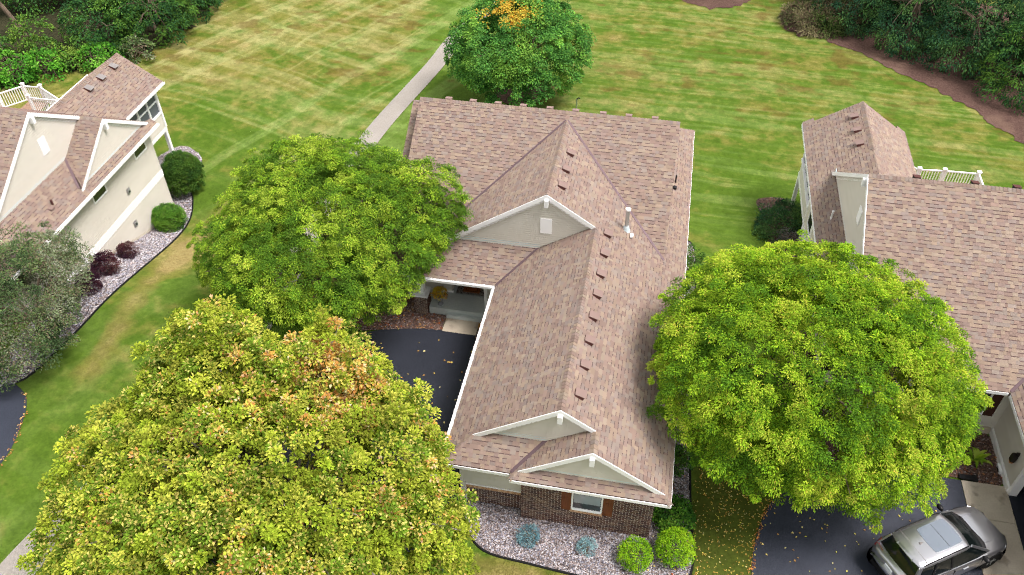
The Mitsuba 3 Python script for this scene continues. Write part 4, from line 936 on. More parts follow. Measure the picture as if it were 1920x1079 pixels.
def clump_centres(lobes, gap, rg, zmin=-0.55, inner=0.35, rough=0.08, bump=0.0, wave=1.0, hole=0.0):
    """points over the outer shell of a union of ellipsoids, plus some inside it; with the outward directions"""
    P, Q = [], []
    for (cx, cy, cz, a, b, c) in lobes:
        n = int(4 * math.pi * a * b * 1.6 / gap ** 2) + 20
        u = unit(rg.normal(size=(n, 3))); u = u[u[:, 2] > zmin]
        rad = 1 + rough * rg.normal(size=(len(u), 1)) - 0.04
        P.append(np.array([cx, cy, cz]) + u * np.array([a, b, c]) * rad); Q.append(unit(u / np.array([a, b, c])))
    P, Q = np.vstack(P), np.vstack(Q); keep = np.ones(len(P), bool)
    for (cx, cy, cz, a, b, c) in lobes:
        keep &= (((P - [cx, cy, cz]) / [a, b, c]) ** 2).sum(1) > 0.72
    P, Q = P[keep], Q[keep]; o = rg.permutation(len(P)); P, Q = P[o], Q[o]
    tree = cKDTree(P); alive = np.ones(len(P), bool)
    for i in range(len(P)):
        if alive[i]:
            for j in tree.query_ball_point(P[i], gap):
                if j > i: alive[j] = False
    P, Q = P[alive], Q[alive]; P0, Q0 = P, Q
    if bump:
        o = rg.uniform(0, 30, 3); nv = 0.65 * vnoise(P / wave * [1, 1, 1.25] + o) + 0.35 * vnoise(P / wave * 2.1 + o + 7)
        P = P + Q * ((nv - 0.5) * 2 * bump)[:, None]; k = nv > hole - 0.10 * rg.random(len(P)); P, Q = P[k], Q[k]
    if bump:
        k = rg.choice(len(P), len(P) // 12, replace=False); e = rg.uniform(0.15, 0.5, (len(k), 1)) * min(1.0, wave); dn = np.array([0, 0, -0.35])
        P = np.vstack([P] + [P[k] + (Q[k] * [1, 1, 0.6] + dn) * e * t for t in (0.5, 1.0)]); Q = np.vstack([Q, Q[k], Q[k]])
        w = np.array([l[3] * l[4] * l[5] for l in lobes]); li = rg.choice(len(lobes), int(len(P0) * 0.8), p=w / w.sum()); la = np.array(lobes)[li]
        u = unit(rg.normal(size=(len(li), 3))); u[:, 2] = np.abs(u[:, 2]) - 0.25; F = la[:, :3] + unit(u) * la[:, 3:] * rg.uniform(0.45, 0.9, (len(li), 1))
        P = np.vstack([P, F]); Q = np.vstack([Q, unit(u)])
    m = int(len(P0) * inner); k = rg.integers(0, len(P0), m); c0 = np.array([lobes[0][:3]])
    t = rg.uniform(0.18, 0.55, (m, 1)); ctr = np.array([np.array(lobes[np.argmin([np.linalg.norm(p - np.array(l[:3])) for l in lobes])][:3]) for p in P0[k]]) if m else np.zeros((0, 3))
    return np.vstack([P, P0[k] + (ctr - P0[k]) * t]), np.vstack([Q, Q0[k]])

def leaf_cloud(C, D, rad, per, ll, lw, rg, droop=0.5, flat=0.6, pal=None, spread=0.9, jitter=0.18, fold=0.25):
    n = len(C) * per; idx = np.repeat(np.arange(len(C)), per)
    r = rad * rg.uniform(0.55, 1.6, len(C))[idx][:, None]
    u = unit(rg.normal(size=(n, 3))); rr = rg.random((n, 1)) ** 0.45
    up = unit(D * 0.6 + [0, 0, 0.7])[idx]; al = (u * up).sum(1, keepdims=True); u = np.where(al < -0.3, u - 2 * al * up, u)
    off = u * rr; off = off - up * (off * up).sum(1, keepdims=True) * (1 - flat)
    pos = C[idx] + off * r
    ax = unit(off * spread + D[idx] * 0.35 * [1, 1, 0.4] + [0, 0, -droop] * rg.uniform(0.4, 1.4, (n, 1)) + rg.normal(size=(n, 3)) * 0.35)
    nor = unit(up * 0.8 + [0, 0, 0.5] + off * 0.4 + rg.normal(size=(n, 3)) * 0.45); sd = unit(np.cross(ax, nor)); nor = np.cross(sd, ax)
    L = ll * rg.uniform(0.7, 1.25, (n, 1)); W = lw * rg.uniform(0.8, 1.2, (n, 1))
    mid = pos + ax * L * 0.45 + nor * L * 0.05
    v = np.stack([pos, mid + sd * W * 0.5 + nor * W * fold, pos + ax * L, mid - sd * W * 0.5 + nor * W * fold], 1)
    f = np.array([[0, 2, 1], [0, 3, 2]])[None] + (np.arange(n) * 4)[:, None, None]
    col = (pal(pos, idx, rg, len(C)) * [1.02, 0.93, 1.0] + [0.003, 0.0, 0.010]) * (1 + jitter * rg.normal(size=(n, 1))).clip(0.5, 1.6)
    return v.reshape(-1, 3), f.reshape(-1, 3), np.repeat(col.clip(0.003, 0.7), 4, 0)

def palette(cols, weights=None, clumpvar=0.18, zt=None):
    cols = np.array([c for c in cols], float); w = None if weights is None else np.array(weights) / np.sum(weights)
    o = np.argsort(cols.sum(1)); srt = cols[o]; cum = np.cumsum((np.ones(len(cols)) / len(cols)) if w is None else w[o])
    def fn(pos, idx, rg, nc):
        h = rg.uniform(0, 30, 3); f = 0.5 + (vnoise(pos * 0.9 + h) - 0.5) * 1.15 + 0.16 * rg.normal(size=nc)[idx] + 0.20 * rg.normal(size=len(pos))
        a = np.searchsorted(cum, f.clip(0.001, 0.999)).clip(0, len(cols) - 1)
        return srt[a] * (1 + 0.6 * clumpvar * rg.normal(size=(nc, 1)))[idx].clip(0.6, 1.5)
    return fn

def limbs(base, top, C, rg, r0, n=28, sides=7, tip=0.012, reach=1.0):
    base, top = np.array(base, float), np.array(top, float); mb = MB()
    t = np.linspace(0, 1, 6)[:, None]; bend = rg.normal(size=3) * [0.12, 0.12, 0]
    mb.add(*tube(base + (top - base) * t + np.sin(t * math.pi) * bend, r0 * np.array([1.35, 1.0, 0.9, 0.85, 0.8, 0.72]), 10))
    for k in rg.choice(len(C), min(n, len(C)), replace=False):
        e = top + (C[k] - top) * reach; s = top + (base - top) * rg.uniform(0, 0.18); m1 = s + (e - s) * 0.35 + [0, 0, 0.12 * np.linalg.norm(e - s)]; m2 = s + (e - s) * 0.7 + [0, 0, 0.10 * np.linalg.norm(e - s)]
        q = spline([s, m1, m2, e], 3, closed=False); mb.add(*tube(q, np.linspace(r0 * 0.42, tip, len(q)), 6))
        for j in range(3):
            e2 = C[np.argsort(((C - m2) ** 2).sum(1))[rg.integers(1, 9)]]; mb.add(*tube(np.array([m2 if j else m1, (m2 + e2) / 2 + [0, 0, 0.1], e2]), [r0 * 0.16, 0.018, 0.007], 5))
    return mb

def tree(name, label, cat, base, top, r0, lobes, gap, rad, per, ll, lw, pal, seed, group=None, droop=0.5, zmin=-0.55, inner=0.35, n_limbs=28, flat=0.6, rough=0.08, spread=0.9, crown='crown', trunk='trunk', bump=0.0, wave=1.0, hole=0.0, bark='bark_mat', tip=0.012, reach=1.0):
    rg = np.random.default_rng(seed); C, D = clump_centres(lobes, gap, rg, zmin, inner, rough, bump, wave, hole); key = thing(name, label, cat, group)
    if r0 > 0: 
        mb = limbs(base, top, C, rg, r0, n_limbs, tip=tip, reach=reach); put(trunk, mb.mesh(), bark, smooth=40, parent=key)
    v, f, c = leaf_cloud(C, D, rad, per, ll, lw, rg, droop, flat, pal, spread)
    put(crown, (v, f), 'leaf_mat', color=c, parent=key)
    return key

G = lambda *c: lin(*c) * 1.0
ASH = palette([G(128, 168, 38), G(150, 186, 48), G(106, 150, 34), G(172, 202, 68), G(82, 126, 30), G(96, 140, 36)], clumpvar=0.26)
ASH2 = palette([G(136, 178, 34), G(158, 196, 46), G(110, 158, 30), G(180, 206, 66), G(84, 130, 28), G(192, 188, 74)], [3, 2.6, 3, 1.3, 2.2, 0.3], clumpvar=0.26)
MAPLE = palette([G(90, 150, 56), G(112, 172, 64), G(70, 128, 52), G(134, 186, 74), G(98, 158, 72)], clumpvar=0.18)
DARKG = palette([G(62, 108, 42), G(82, 130, 46), G(48, 90, 44), G(104, 150, 56), G(70, 118, 58)], clumpvar=0.28)
BRIGHT = palette([G(96, 152, 40), G(120, 172, 46), G(74, 128, 34), G(140, 184, 60)], clumpvar=0.2)
CON = palette([G(56, 100, 56), G(70, 114, 60), G(46, 86, 54), G(90, 132, 66)], clumpvar=0.25)
TA = tree('shade_tree', 'broad bright green tree over the entry bed left of the middle house', 'tree', (-11.9, 23.3, -0.2), (-11.85, 23.4, 2.5), 0.17,
     [(-12.05, 23.6, 4.5, 4.55, 4.75, 2.4), (-12.9, 24.7, 4.65, 3.5, 3.3, 2.4), (-14.8, 22.6, 3.7, 2.3, 2.2, 1.8), (-9.2, 24.9, 4.9, 2.4, 2.1, 1.7), (-10.9, 21.9, 3.7, 2.2, 2.1, 1.7), (-13.0, 21.0, 3.6, 2.4, 2.1, 1.7)],
     0.30, 0.20, 110, 0.09, 0.036, ASH, 101, droop=0.45, flat=0.5, zmin=-0.5, n_limbs=36, rough=0.03, inner=0.8, bump=0.48, wave=0.85, hole=0.33)
TB = tree('shade_tree', 'large yellow green tree overhanging the right driveway and roof edge', 'tree', (6.3, 20.2, 0), (6.1, 19.8, 2.6), 0.18,
     [(5.9, 19.65, 4.5, 5.0, 4.8, 3.15), (3.5, 20.6, 4.6, 2.6, 2.6, 2.4), (8.5, 20.1, 4.4, 2.5, 2.5, 2.3), (6.0, 21.6, 5.2, 3.0, 2.6, 2.3), (5.0, 17.6, 4.0, 2.3, 2.0, 2.0), (7.4, 17.5, 3.6, 2.4, 2.0, 2.0), (8.9, 18.6, 3.4, 1.6, 1.6, 1.5), (4.3, 22.2, 4.6, 2.2, 1.8, 2.0)],
     0.30, 0.20, 110, 0.09, 0.036, ASH2, 102, droop=0.45, flat=0.5, zmin=-0.55, n_limbs=36, rough=0.03, inner=0.8, bump=0.48, wave=0.85, hole=0.33)
rgm = np.random.default_rng(9)
def fall_pal(pos, idx, rg, nc):
    g = np.array([G(144, 172, 44), G(166, 188, 56), G(184, 196, 76), G(112, 148, 38), G(202, 200, 104)]); o = np.array([G(222, 194, 92), G(216, 176, 84), G(226, 206, 112), G(208, 158, 82), G(230, 200, 148)])
    nz = mikit_noise(pos * 0.55); hot = np.exp(-(((pos - [-8.1, 13.9, 7.8]) / [2.0, 2.0, 2.0]) ** 2).sum(1))
    rim = np.clip((nz - 0.45) * 1.3, 0, 1) * 0.55
    p = np.clip(0.03 + rim * 0.8 + hot * 0.42, 0, 0.55); cl = rg.random(nc)[idx]; isO = (0.72 * cl + 0.28 * rg.random(len(pos))) < p; gi = np.clip(rg.integers(0, 4, nc)[idx] + (rg.random(len(pos)) < 0.25), 0, 4)
    return np.where(isO[:, None], o[rg.integers(0, 5, len(pos))], g[gi]) * (1 + 0.15 * rg.normal(size=(nc, 1)))[idx].clip(0.6, 1.4)
def mikit_noise(p):
    h = np.sin(p[:, 0] * 2.1 + 1.3) * np.sin(p[:, 1] * 1.7 + 0.4) * np.sin(p[:, 2] * 2.3 + 2.0) + 0.6 * np.sin(p[:, 0] * 4.7 + p[:, 1] * 3.9) * np.sin(p[:, 2] * 5.1 - p[:, 1] * 2.2)
    return 0.5 + 0.45 * h
TC = tree('maple_tree', 'big maple turning yellow and orange at the bottom left of the photo', 'tree', (-9.4, 11.8, 0), (-9.3, 11.9, 3.0), 0.20,
     [(-9.3, 11.7, 4.6, 4.8, 4.7, 3.7), (-11.2, 13.9, 6.2, 1.7, 1.6, 3.2), (-8.3, 14.1, 6.1, 1.5, 1.5, 3.0), (-9.7, 13.2, 6.6, 1.5, 1.5, 2.2), (-12.3, 13.2, 5.6, 1.5, 1.5, 2.6), (-13.0, 11.8, 4.4, 2.4, 2.3, 2.4), (-5.8, 11.5, 3.9, 2.2, 2.1, 2.3), (-9.4, 9.6, 5.0, 3.4, 2.8, 3.0), (-13.6, 10.0, 3.6, 1.9, 1.9, 2.0)],
     0.32, 0.21, 72, 0.105, 0.07, fall_pal, 103, droop=0.25, zmin=-0.6, n_limbs=90, flat=0.8, rough=0.05, spread=1.5, inner=0.9, bump=0.5, wave=0.8, hole=0.33, bark='pale_bark_mat', tip=0.015, reach=1.03)
def back_pal(pos, idx, rg, nc):
    b = MAPLE(pos, idx, rg, nc); o = np.array([G(236, 196, 72), G(232, 176, 60), G(224, 204, 84), G(204, 200, 76)])[rg.integers(0, 4, len(pos))]
    t = np.exp(-(((pos - [-8.9, 44.4, 4.2]) / [1.5, 1.3, 1.2]) ** 2).sum(1)); cl = rg.random(nc)[idx]
    return np.where((0.55 * cl + 0.45 * rg.random(len(pos)) < t * 1.0)[:, None], o, b)
TD = tree('maple_tree', 'green maple with a golden top standing behind the middle house', 'tree', (-8.7, 46.2, -1.9), (-8.6, 46.0, 0.2), 0.17,
     [(-8.65, 45.5, 1.75, 3.9, 3.9, 3.0), (-10.8, 45.6, 1.5, 2.2, 2.2, 2.0), (-6.6, 45.6, 1.5, 2.3, 2.3, 2.3), (-8.6, 46.2, 3.2, 2.8, 2.8, 2.1), (-8.4, 43.6, 0.9, 2.6, 1.9, 1.7)],
     0.50, 0.37, 110, 0.12, 0.095, back_pal, 104, droop=0.5, zmin=-0.7, n_limbs=30, inner=0.6, rough=0.03, bump=0.55, wave=1.25, hole=0.34)
CRAB = palette([G(96, 122, 74), G(122, 146, 98), G(76, 106, 60), G(110, 140, 76), G(134, 130, 98), G(146, 162, 128)], clumpvar=0.2)
TE = tree('crabapple_tree', 'thin leaved grey green tree in front of the left house', 'tree', (-23.5, 19.6, 0), (-23.4, 19.6, 1.5), 0.12,
     [(-23.9, 19.2, 2.6, 2.3, 2.5, 2.0), (-23.4, 21.1, 2.6, 1.3, 1.5, 1.5), (-24.6, 17.8, 2.4, 2.0, 1.9, 1.8), (-22.9, 18.3, 1.9, 1.2, 1.5, 1.4)],
     0.36, 0.30, 92, 0.085, 0.05, CRAB, 105, droop=0.1, zmin=-0.7, n_limbs=22, flat=0.9, rough=0.13, spread=1.1, inner=0.7)

# woodland, upper left
def bush(name, label, cat, c, a, b, gap, rad, per, ll, lw, pal, seed, group=None, **k):
    x, y = c; z = float(terr(x, y))
    return tree(name, label, cat, (x, y, z - 0.1), (x, y, z + b * 0.5), k.pop('r0', 0.05), [(x, y, z + b * k.pop('lift', 0.62), a, a, b)], gap, rad, per, ll, lw, pal, seed, group, n_limbs=k.pop('n_limbs', 10), crown=k.pop('crown', 'foliage'), trunk='stem', **k)
WL = [(-36.2, 50.8, 3.0, 4.6, DARKG), (-35.6, 54.8, 2.7, 4.4, DARKG), (-38.6, 48.4, 2.2, 3.2, DARKG), (-36.0, 58.6, 3.0, 5.0, BRIGHT), (-39.6, 54.2, 3.2, 6.0, DARKG), (-39.4, 60.5, 3.2, 6.5, DARKG)]
for i, (x, y, a, h, pl) in enumerate(WL):
    z = float(terr(x, y)); lab = ['dense dark green tree at the lawn edge right of the dark woodland gap', 'dark green tree at the lawn corner of the upper left woods', 'low dark tree at the front of the upper left woods beside the lawn', 'brighter green tree at the top edge above the lawn corner', 'tall dark tree deep in the upper left woods', 'tall dark tree at the top of the upper left woods'][i]
    tree('woodland_tree', lab, 'tree', (x, y, z - 0.2), (x, y, z + h * 0.45), 0.16, [(x, y, z + h * 0.5, a, a, h * 0.56), (x + 0.9, y - 0.9, z + h * 0.38, a * 0.7, a * 0.7, h * 0.4), (x - 0.8, y - 0.4, z + h * 0.62, a * 0.7, a * 0.7, h * 0.4)], 0.72, 0.52, 84, 0.18, 0.10, pl, 200 + i, droop=0.5, zmin=-0.9, n_limbs=12)
OLIVE = palette([G(92, 136, 48), G(114, 156, 54), G(72, 114, 40), G(130, 164, 66), G(80, 124, 50)], clumpvar=0.2)
LIME = palette([G(88, 160, 44), G(110, 180, 52), G(68, 134, 36), G(126, 186, 70)], clumpvar=0.2)
for i, (x, y, a, h, pl, lab) in enumerate([
        (-41.9, 45.6, 1.15, 2.9, OLIVE, 'bright leafy sapling standing in front of the dark woods left of the porch peak'), (-40.3, 43.9, 0.95, 1.4, LIME, 'small light green shrub right under the leafy sapling'),
        (-37.6, 45.6, 1.1, 1.3, LIME, 'olive green shrub touching the left porch roof peak'), (-42.0, 42.9, 1.25, 1.7, LIME, 'bright green shrub behind the corner post of the white deck railing'),
        (-43.6, 41.6, 1.3, 1.8, LIME, 'bright green shrub at the left edge above the deck railing'), (-35.4, 46.9, 0.9, 1.2, CRAB, 'brownish shrub at the woodland edge right of the porch peak'),
        (-39.2, 45.2, 0.8, 0.9, OLIVE, 'low olive shrub between the sapling and the porch peak'), (-45.4, 45.2, 1.2, 1.5, DARKG, 'dark shrub at the left edge below the leaning trunk'),
        (-47.5, 54.0, 3.0, 6.5, DARKG, 'dark tree at the top left corner behind the leaning trunk'),
        (-44.0, 59.5, 3.0, 6.5, DARKG, 'dark tree at the top edge above the bent branch')]):
    z = float(terr(x, y)); tree('woodland_shrub', lab, 'shrub', (x, y, z - 0.1), (x, y, z + h * 0.4), 0.06, [(x, y, z + h * 0.5, a, a, h * 0.55), (x + 0.6, y - 0.5, z + h * 0.4, a * 0.65, a * 0.65, h * 0.4)], 0.62, 0.5, 60, 0.20, 0.12, pl, 230 + i, droop=0.35, zmin=-0.8, n_limbs=14)
k = thing('leaning_trunk', 'bare grey leaning tree trunk at the top left corner', 'trunk')
scene[k] = mikit.ply(tube([(-45.0, 48.4, -2.5), (-45.5, 48.2, -0.6), (-46.2, 47.9, 1.4), (-47.6, 47.4, 5.0), (-49.0, 46.9, 8.5)], [0.17, 0.15, 0.16, 0.14, 0.1], 10), 'bark_mat', smooth=40)
k = thing('bent_branch', 'thin arching bare branch in the dark woodland gap', 'branch')
scene[k] = mikit.ply(tube(spline([(-41.4, 47.2, -2.2), (-41.2, 47.4, -1.4), (-40.3, 47.5, -1.0), (-39.3, 47.4, -1.3), (-38.8, 47.2, -2.2)], 4, closed=False), 0.035, 6), 'bark_mat', smooth=40)

# hedge of conifers, upper right, trees at the top edge
HR = [(13.0, 61.0, 2.9, 5.2), (16.4, 58.4, 3.0, 5.6), (19.6, 56.0, 2.9, 5.2), (22.4, 52.4, 2.6, 4.4), (17.6, 62.8, 3.0, 7.0), (22.2, 59.6, 3.2, 7.4), (25.4, 55.4, 3.0, 6.6), (27.4, 50.6, 2.6, 5.2), (12.4, 65.4, 3.0, 7.0), (29.6, 46.4, 2.4, 4.4)]
HL = ['dark conifer at the left end of the upper right hedge', 'dark conifer second from the left along the hedge front', 'dark leafy conifer in the middle of the hedge front', 'dark shrubby tree at the right of the hedge front above the mulch', 'tall conifer in the back row of the hedge near the top edge', 'tall conifer in the back row above the hedge middle', 'tall dark tree near the right edge behind the hedge', 'dark tree at the right edge of the photo above the mulch', 'conifer at the top edge behind the hedge left end', 'dark shrub at the far right edge beside the mulch']
for i, (x, y, a, h) in enumerate(HR):
    z = float(terr(x, y)); tree('hedge_tree', HL[i], 'tree', (x, y, z - 0.1), (x, y, z + h * 0.6), 0.14, [(x, y, z + h * 0.45, a, a, h * 0.55), (x, y, z + h * 0.75, a * 0.7, a * 0.7, h * 0.45), (x - 0.6, y - 1.2, z + h * 0.25, a * 0.75, a * 0.75, h * 0.3)], 0.72, 0.54, 84, 0.20, 0.08, CON if i not in (3, 7, 9) else DARKG, 260 + i, droop=0.9, zmin=-0.9, n_limbs=10)
JUN = palette([G(122, 128, 84), G(104, 120, 70), G(138, 138, 100), G(94, 122, 58), G(130, 114, 92)], clumpvar=0.2)
x, y = 10.6, 59.4; tree('juniper', 'wide spreading juniper on the mulch at the hedge tip', 'shrub', (x, y, -1.9), (x, y, -1.6), 0.05, [(x, y, -1.6, 2.3, 1.9, 1.1), (x + 0.8, y + 1.0, -1.3, 2.1, 1.6, 1.3)], 0.42, 0.42, 90, 0.24, 0.06, JUN, 280, droop=0.05, zmin=-0.2, n_limbs=14, spread=1.4)
for i, (x, y, a, h, lab) in enumerate([(-1.6, 65.2, 2.7, 8.0, 'dark tree hanging over the top edge right of the maple'), (3.6, 65.8, 2.4, 6.0, 'low dark tree on the mulch at the top edge')]):
    z = -1.9; tree('edge_tree', lab, 'tree', (x, y, z), (x, y, z + 3.0), 0.16, [(x, y, z + h * 0.55, a, a, h * 0.5), (x + 0.7, y - 0.9, z + h * 0.4, a * 0.7, a * 0.7, h * 0.32)], 0.85, 0.6, 60, 0.24, 0.12, DARKG, 290 + i, droop=0.6, zmin=-0.8, n_limbs=14)

# clipped and natural shrubs by the houses
LIM2 = palette([G(120, 176, 22), G(140, 196, 26), G(96, 150, 20), G(160, 206, 40)], clumpvar=0.12)
BOX = palette([G(66, 108, 34), G(82, 124, 40), G(52, 92, 32), G(96, 132, 44)], clumpvar=0.14)
RED = palette([G(70, 44, 44), G(88, 54, 50), G(54, 36, 40), G(98, 70, 58)], clumpvar=0.16)
BLU = palette([G(136, 180, 180), G(112, 160, 162), G(160, 204, 200), G(92, 138, 144)], clumpvar=0.15)
MID = palette([G(70, 124, 34), G(90, 144, 40), G(52, 100, 28), G(112, 158, 50)], clumpvar=0.2)
bush('boxwood', 'smaller round lime green shrub in the front gravel bed', 'shrub', (1.10, 14.32), 0.46, 0.50, 0.13, 0.13, 46, 0.055, 0.035, LIM2, 300, droop=0.0, lift=0.85, rough=0.03)
bush('boxwood', 'larger round lime green shrub at the right corner of the front gravel bed', 'shrub', (2.36, 14.72), 0.56, 0.62, 0.13, 0.13, 46, 0.055, 0.035, LIM2, 301, droop=0.0, lift=0.85, rough=0.03)
bush('blue_spruce', 'larger dwarf blue spruce in the gravel before the brick wall', 'shrub', (-2.40, 14.42), 0.29, 0.24, 0.13, 0.13, 40, 0.09, 0.02, BLU, 302, droop=0.0, lift=0.7, rough=0.12, spread=1.4)
bush('blue_spruce', 'smaller dwarf blue spruce in the gravel under the window', 'shrub', (-0.47, 14.42), 0.22, 0.2, 0.12, 0.12, 40, 0.09, 0.02, BLU, 303, droop=0.0, lift=0.7, rough=0.14, spread=1.4)
bush('leafy_shrub', 'green leafy shrub at the front right corner of the brick wall', 'shrub', (2.25, 15.95), 0.52, 0.50, 0.18, 0.18, 70, 0.09, 0.06, MID, 304, droop=0.3, lift=0.8, rough=0.12)
bush('leafy_shrub', 'dark shrub beside the right wall of the middle house under the roof edge', 'shrub', (2.25, 18.3), 0.42, 0.48, 0.2, 0.2, 50, 0.09, 0.05, DARKG, 305, droop=0.3, lift=0.8, rough=0.12)
bush('leafy_shrub', 'green shrub on the strip right of the middle house near the back', 'shrub', (2.3, 28.6), 0.5, 0.9, 0.22, 0.22, 50, 0.09, 0.05, OLIVE, 306, droop=0.3, lift=0.8, rough=0.12)
bush('clipped_shrub', 'tall clipped green shrub at the back corner of the left house', 'shrub', (-24.85, 33.3), 0.98, 1.3, 0.17, 0.17, 90, 0.075, 0.05, BOX, 307, droop=0.1, lift=0.85, rough=0.03, inner=1.2)
bush('clipped_shrub', 'smaller round green shrub beside the left house wall', 'shrub', (-24.15, 30.1), 0.74, 0.66, 0.17, 0.17, 80, 0.07, 0.045, MID, 308, droop=0.1, lift=0.8, rough=0.04, inner=0.9)
for i, (x, y, a, h, lab) in enumerate([(-24.1, 26.4, 0.36, 0.40, 'smallest dark purple shrub on the gravel by the left house'), (-23.95, 24.6, 0.50, 0.52, 'largest dark purple shrub, middle one of the three'), (-23.55, 22.9, 0.46, 0.5, 'dark purple shrub half under the grey green tree')]):
    bush('barberry', lab, 'shrub', (x, y), a, h, 0.15, 0.16, 70, 0.06, 0.035, RED, 310 + i, droop=0.0, lift=0.8, rough=0.08)
x, y = 6.75, 34.6
tree('juniper', 'dark green spreading juniper beside the right house porch post', 'shrub', (x, y, float(terr(x, y))), (x, y, -1.2), 0.05, [(x, y, -1.25, 0.95, 1.25, 0.75), (x - 0.5, y - 0.9, -1.3, 0.7, 0.8, 0.6), (x + 0.3, y + 0.7, -1.1, 0.7, 0.8, 0.7)], 0.26, 0.26, 60, 0.12, 0.04, CON, 320, droop=0.1, zmin=-0.5, n_limbs=10, spread=1.3)
x, y = 6.95, 32.9
tree('grey_shrub', 'small greyish shrub between the juniper and the right house wall', 'shrub', (x, y, float(terr(x, y))), (x, y, -0.9), 0.04, [(x, y, -0.95, 0.5, 0.7, 0.5)], 0.22, 0.22, 44, 0.07, 0.025, palette([G(120, 124, 116), G(98, 104, 94), G(140, 142, 134)]), 321, droop=0.0, zmin=-0.4, n_limbs=8, spread=1.3)
hk = thing('hosta', 'yellow green strap leaved plant in the mulch beside the garage wall', 'plant')
rg = np.random.default_rng(40)
for k in range(16):
    a = rg.uniform(0, 6.28); l = rg.uniform(0.35, 0.6); c = np.array([12.75 + rg.normal() * 0.05, 20.45 + rg.normal() * 0.05, 0.02]); d = np.array([math.cos(a), math.sin(a), 0]); s = np.array([-d[1], d[0], 0]); V, F = [], []
    for i, t in enumerate(np.linspace(0, 1, 6)):
        p = c + d * l * t + [0, 0, 0.28 * math.sin(t * 2.4)]; w = 0.055 * math.sin(math.pi * min(0.97, t * 0.9 + 0.08)) + 0.004
        V += [p - s * w + [0, 0, 0.02], p, p + s * w + [0, 0, 0.02]]
        if i: q = 3 * i; F += [[q - 3, q, q + 1], [q - 3, q + 1, q - 2], [q - 2, q + 1, q + 2], [q - 2, q + 2, q - 1]]
    put('leaf', (np.array(V), np.array(F)), 'leaf_mat', color=lin(*[(150, 180, 50), (120, 160, 44), (170, 190, 80)][rg.integers(0, 3)]), parent=hk)
def flowerpot(label, x, y, z, r, h, pal, seed, urn=True):
    k = thing('flower_pot', label, 'flower pot'); rg = np.random.default_rng(seed)
    prof = np.array([(0.0, 0), (0.6, 0), (0.62, 0.06), (0.28, 0.16), (0.24, 0.32), (0.55, 0.5), (0.9, 0.8), (1.05, 0.97), (1.0, 1.0), (0.85, 0.94), (0.0, 0.9)]) if urn else np.array([(0.0, 0), (0.7, 0), (0.95, 0.9), (1.0, 1.0), (0.88, 0.96), (0.0, 0.9)])
    m = trimesh.creation.revolve(prof * [r, h], sections=20); m.apply_translation((x, y, z)); put('urn' if urn else 'pot', m, 'urn_mat', smooth=40, parent=k)
    C, D = clump_centres([(x, y, z + h + 0.08, r * 1.35, r * 1.35, r * 1.0)], 0.10, rg, -0.3, 0.3, 0.06)
    v, f, c = leaf_cloud(C, D, 0.09, 26, 0.055, 0.045, rg, 0.0, 0.8, pal, 1.0); put('flowers', (v, f), 'leaf_mat', color=c, parent=k)
flowerpot('grey urn of yellow and orange flowers on the porch slab', -7.98, 24.42, 0.40, 0.20, 0.52, palette([G(226, 180, 40), G(232, 196, 60), G(206, 120, 40), G(90, 110, 40)], [3, 3, 1.2, 1.6]), 50)
flowerpot('small pot of orange and red flowers on the right deck', 13.35, 36.4, 0.05, 0.24, 0.5, palette([G(216, 130, 40), G(180, 60, 40), G(110, 130, 50)], [2, 1, 1]), 51, urn=False)
bush('mum_plant', 'small orange mum plant in the bed right of the porch walk', 'plant', (-5.85, 23.75), 0.24, 0.2, 0.1, 0.1, 36, 0.05, 0.03, palette([G(196, 150, 40), G(170, 110, 40), G(120, 120, 40)]), 330, droop=0.0, lift=0.7, r0=0.02)
yh = thing('yard_hydrant', 'thin pale post standing on the lawn behind the middle house ridge', 'post')
scene[yh] = mikit.ply(tube([(-4.8, 44.4, -1.95), (-4.8, 44.4, -0.9)], 0.045, 8), 'steel_mat', smooth=40); put('handle', tube([(-4.8, 44.4, -0.9), (-4.7, 44.4, -0.78), (-4.6, 44.4, -0.82)], 0.035, 7), 'dark_mat', parent=yh)

# ================================================================== car
car = thing('suv', 'silver grey suv with panoramic glass roof parked on the right driveway', 'car')
CA = math.radians(33.0); CM = np.array([[math.cos(CA), -math.sin(CA), 0], [math.sin(CA), math.cos(CA), 0], [0, 0, 1]]); CO = np.array([10.55, 16.10, 0.03])
def cput(name, m, mat, smooth=False, parent=None):
    v, f = (np.array(m[0]), np.array(m[1])) if isinstance(m, tuple) else (np.array(m.vertices), np.array(m.faces))
    return put(name, ((v * [0.95, 0.97, 1.06] + [0.115, 0, 0]) @ CM.T + CO, f), mat, smooth=smooth, parent=parent or car)
def loft(secs):
    """closed skin through rings of equal length"""
    n = len(secs[0]); v = np.vstack(secs); f = []
    for i in range(len(secs) - 1):
        for j in range(n):
            k = (j + 1) % n; a, b, c, d = i * n + j, i * n + k, (i + 1) * n + k, (i + 1) * n + j; f += [[a, b, c], [a, c, d]]
    for e, o in ((0, 1), (len(secs) - 1, -1)):
        c = len(v); v = np.vstack([v, secs[e].mean(0)])
        for j in range(n):
            k = (j + 1) % n; f.append([c, e * n + k, e * n + j] if o > 0 else [c, e * n + j, e * n + k])
    f = np.array(f); return v, fixvol(v, f)
def sect(x, w, zb, zt, crown, cre=0.0):
    h = [(0.0, zb), (0.80 * w, zb), (0.95 * w, zb + 0.08), (1.0 * w, zb + 0.28), (1.0 * w, zt - 0.26), (0.985 * w, zt - 0.14), (0.955 * w, zt - 0.05), (0.90 * w, zt), (0.70 * w, zt + crown * 0.5), (0.62 * w, zt + crown * 0.62 + cre), (0.36 * w, zt + crown * 0.88 + cre), (0.0, zt + crown + cre)]
    r = [(y, z) for y, z in h] + [(-y, z) for y, z in h[-2:0:-1]]
    return np.array([(x, y, z) for y, z in r])
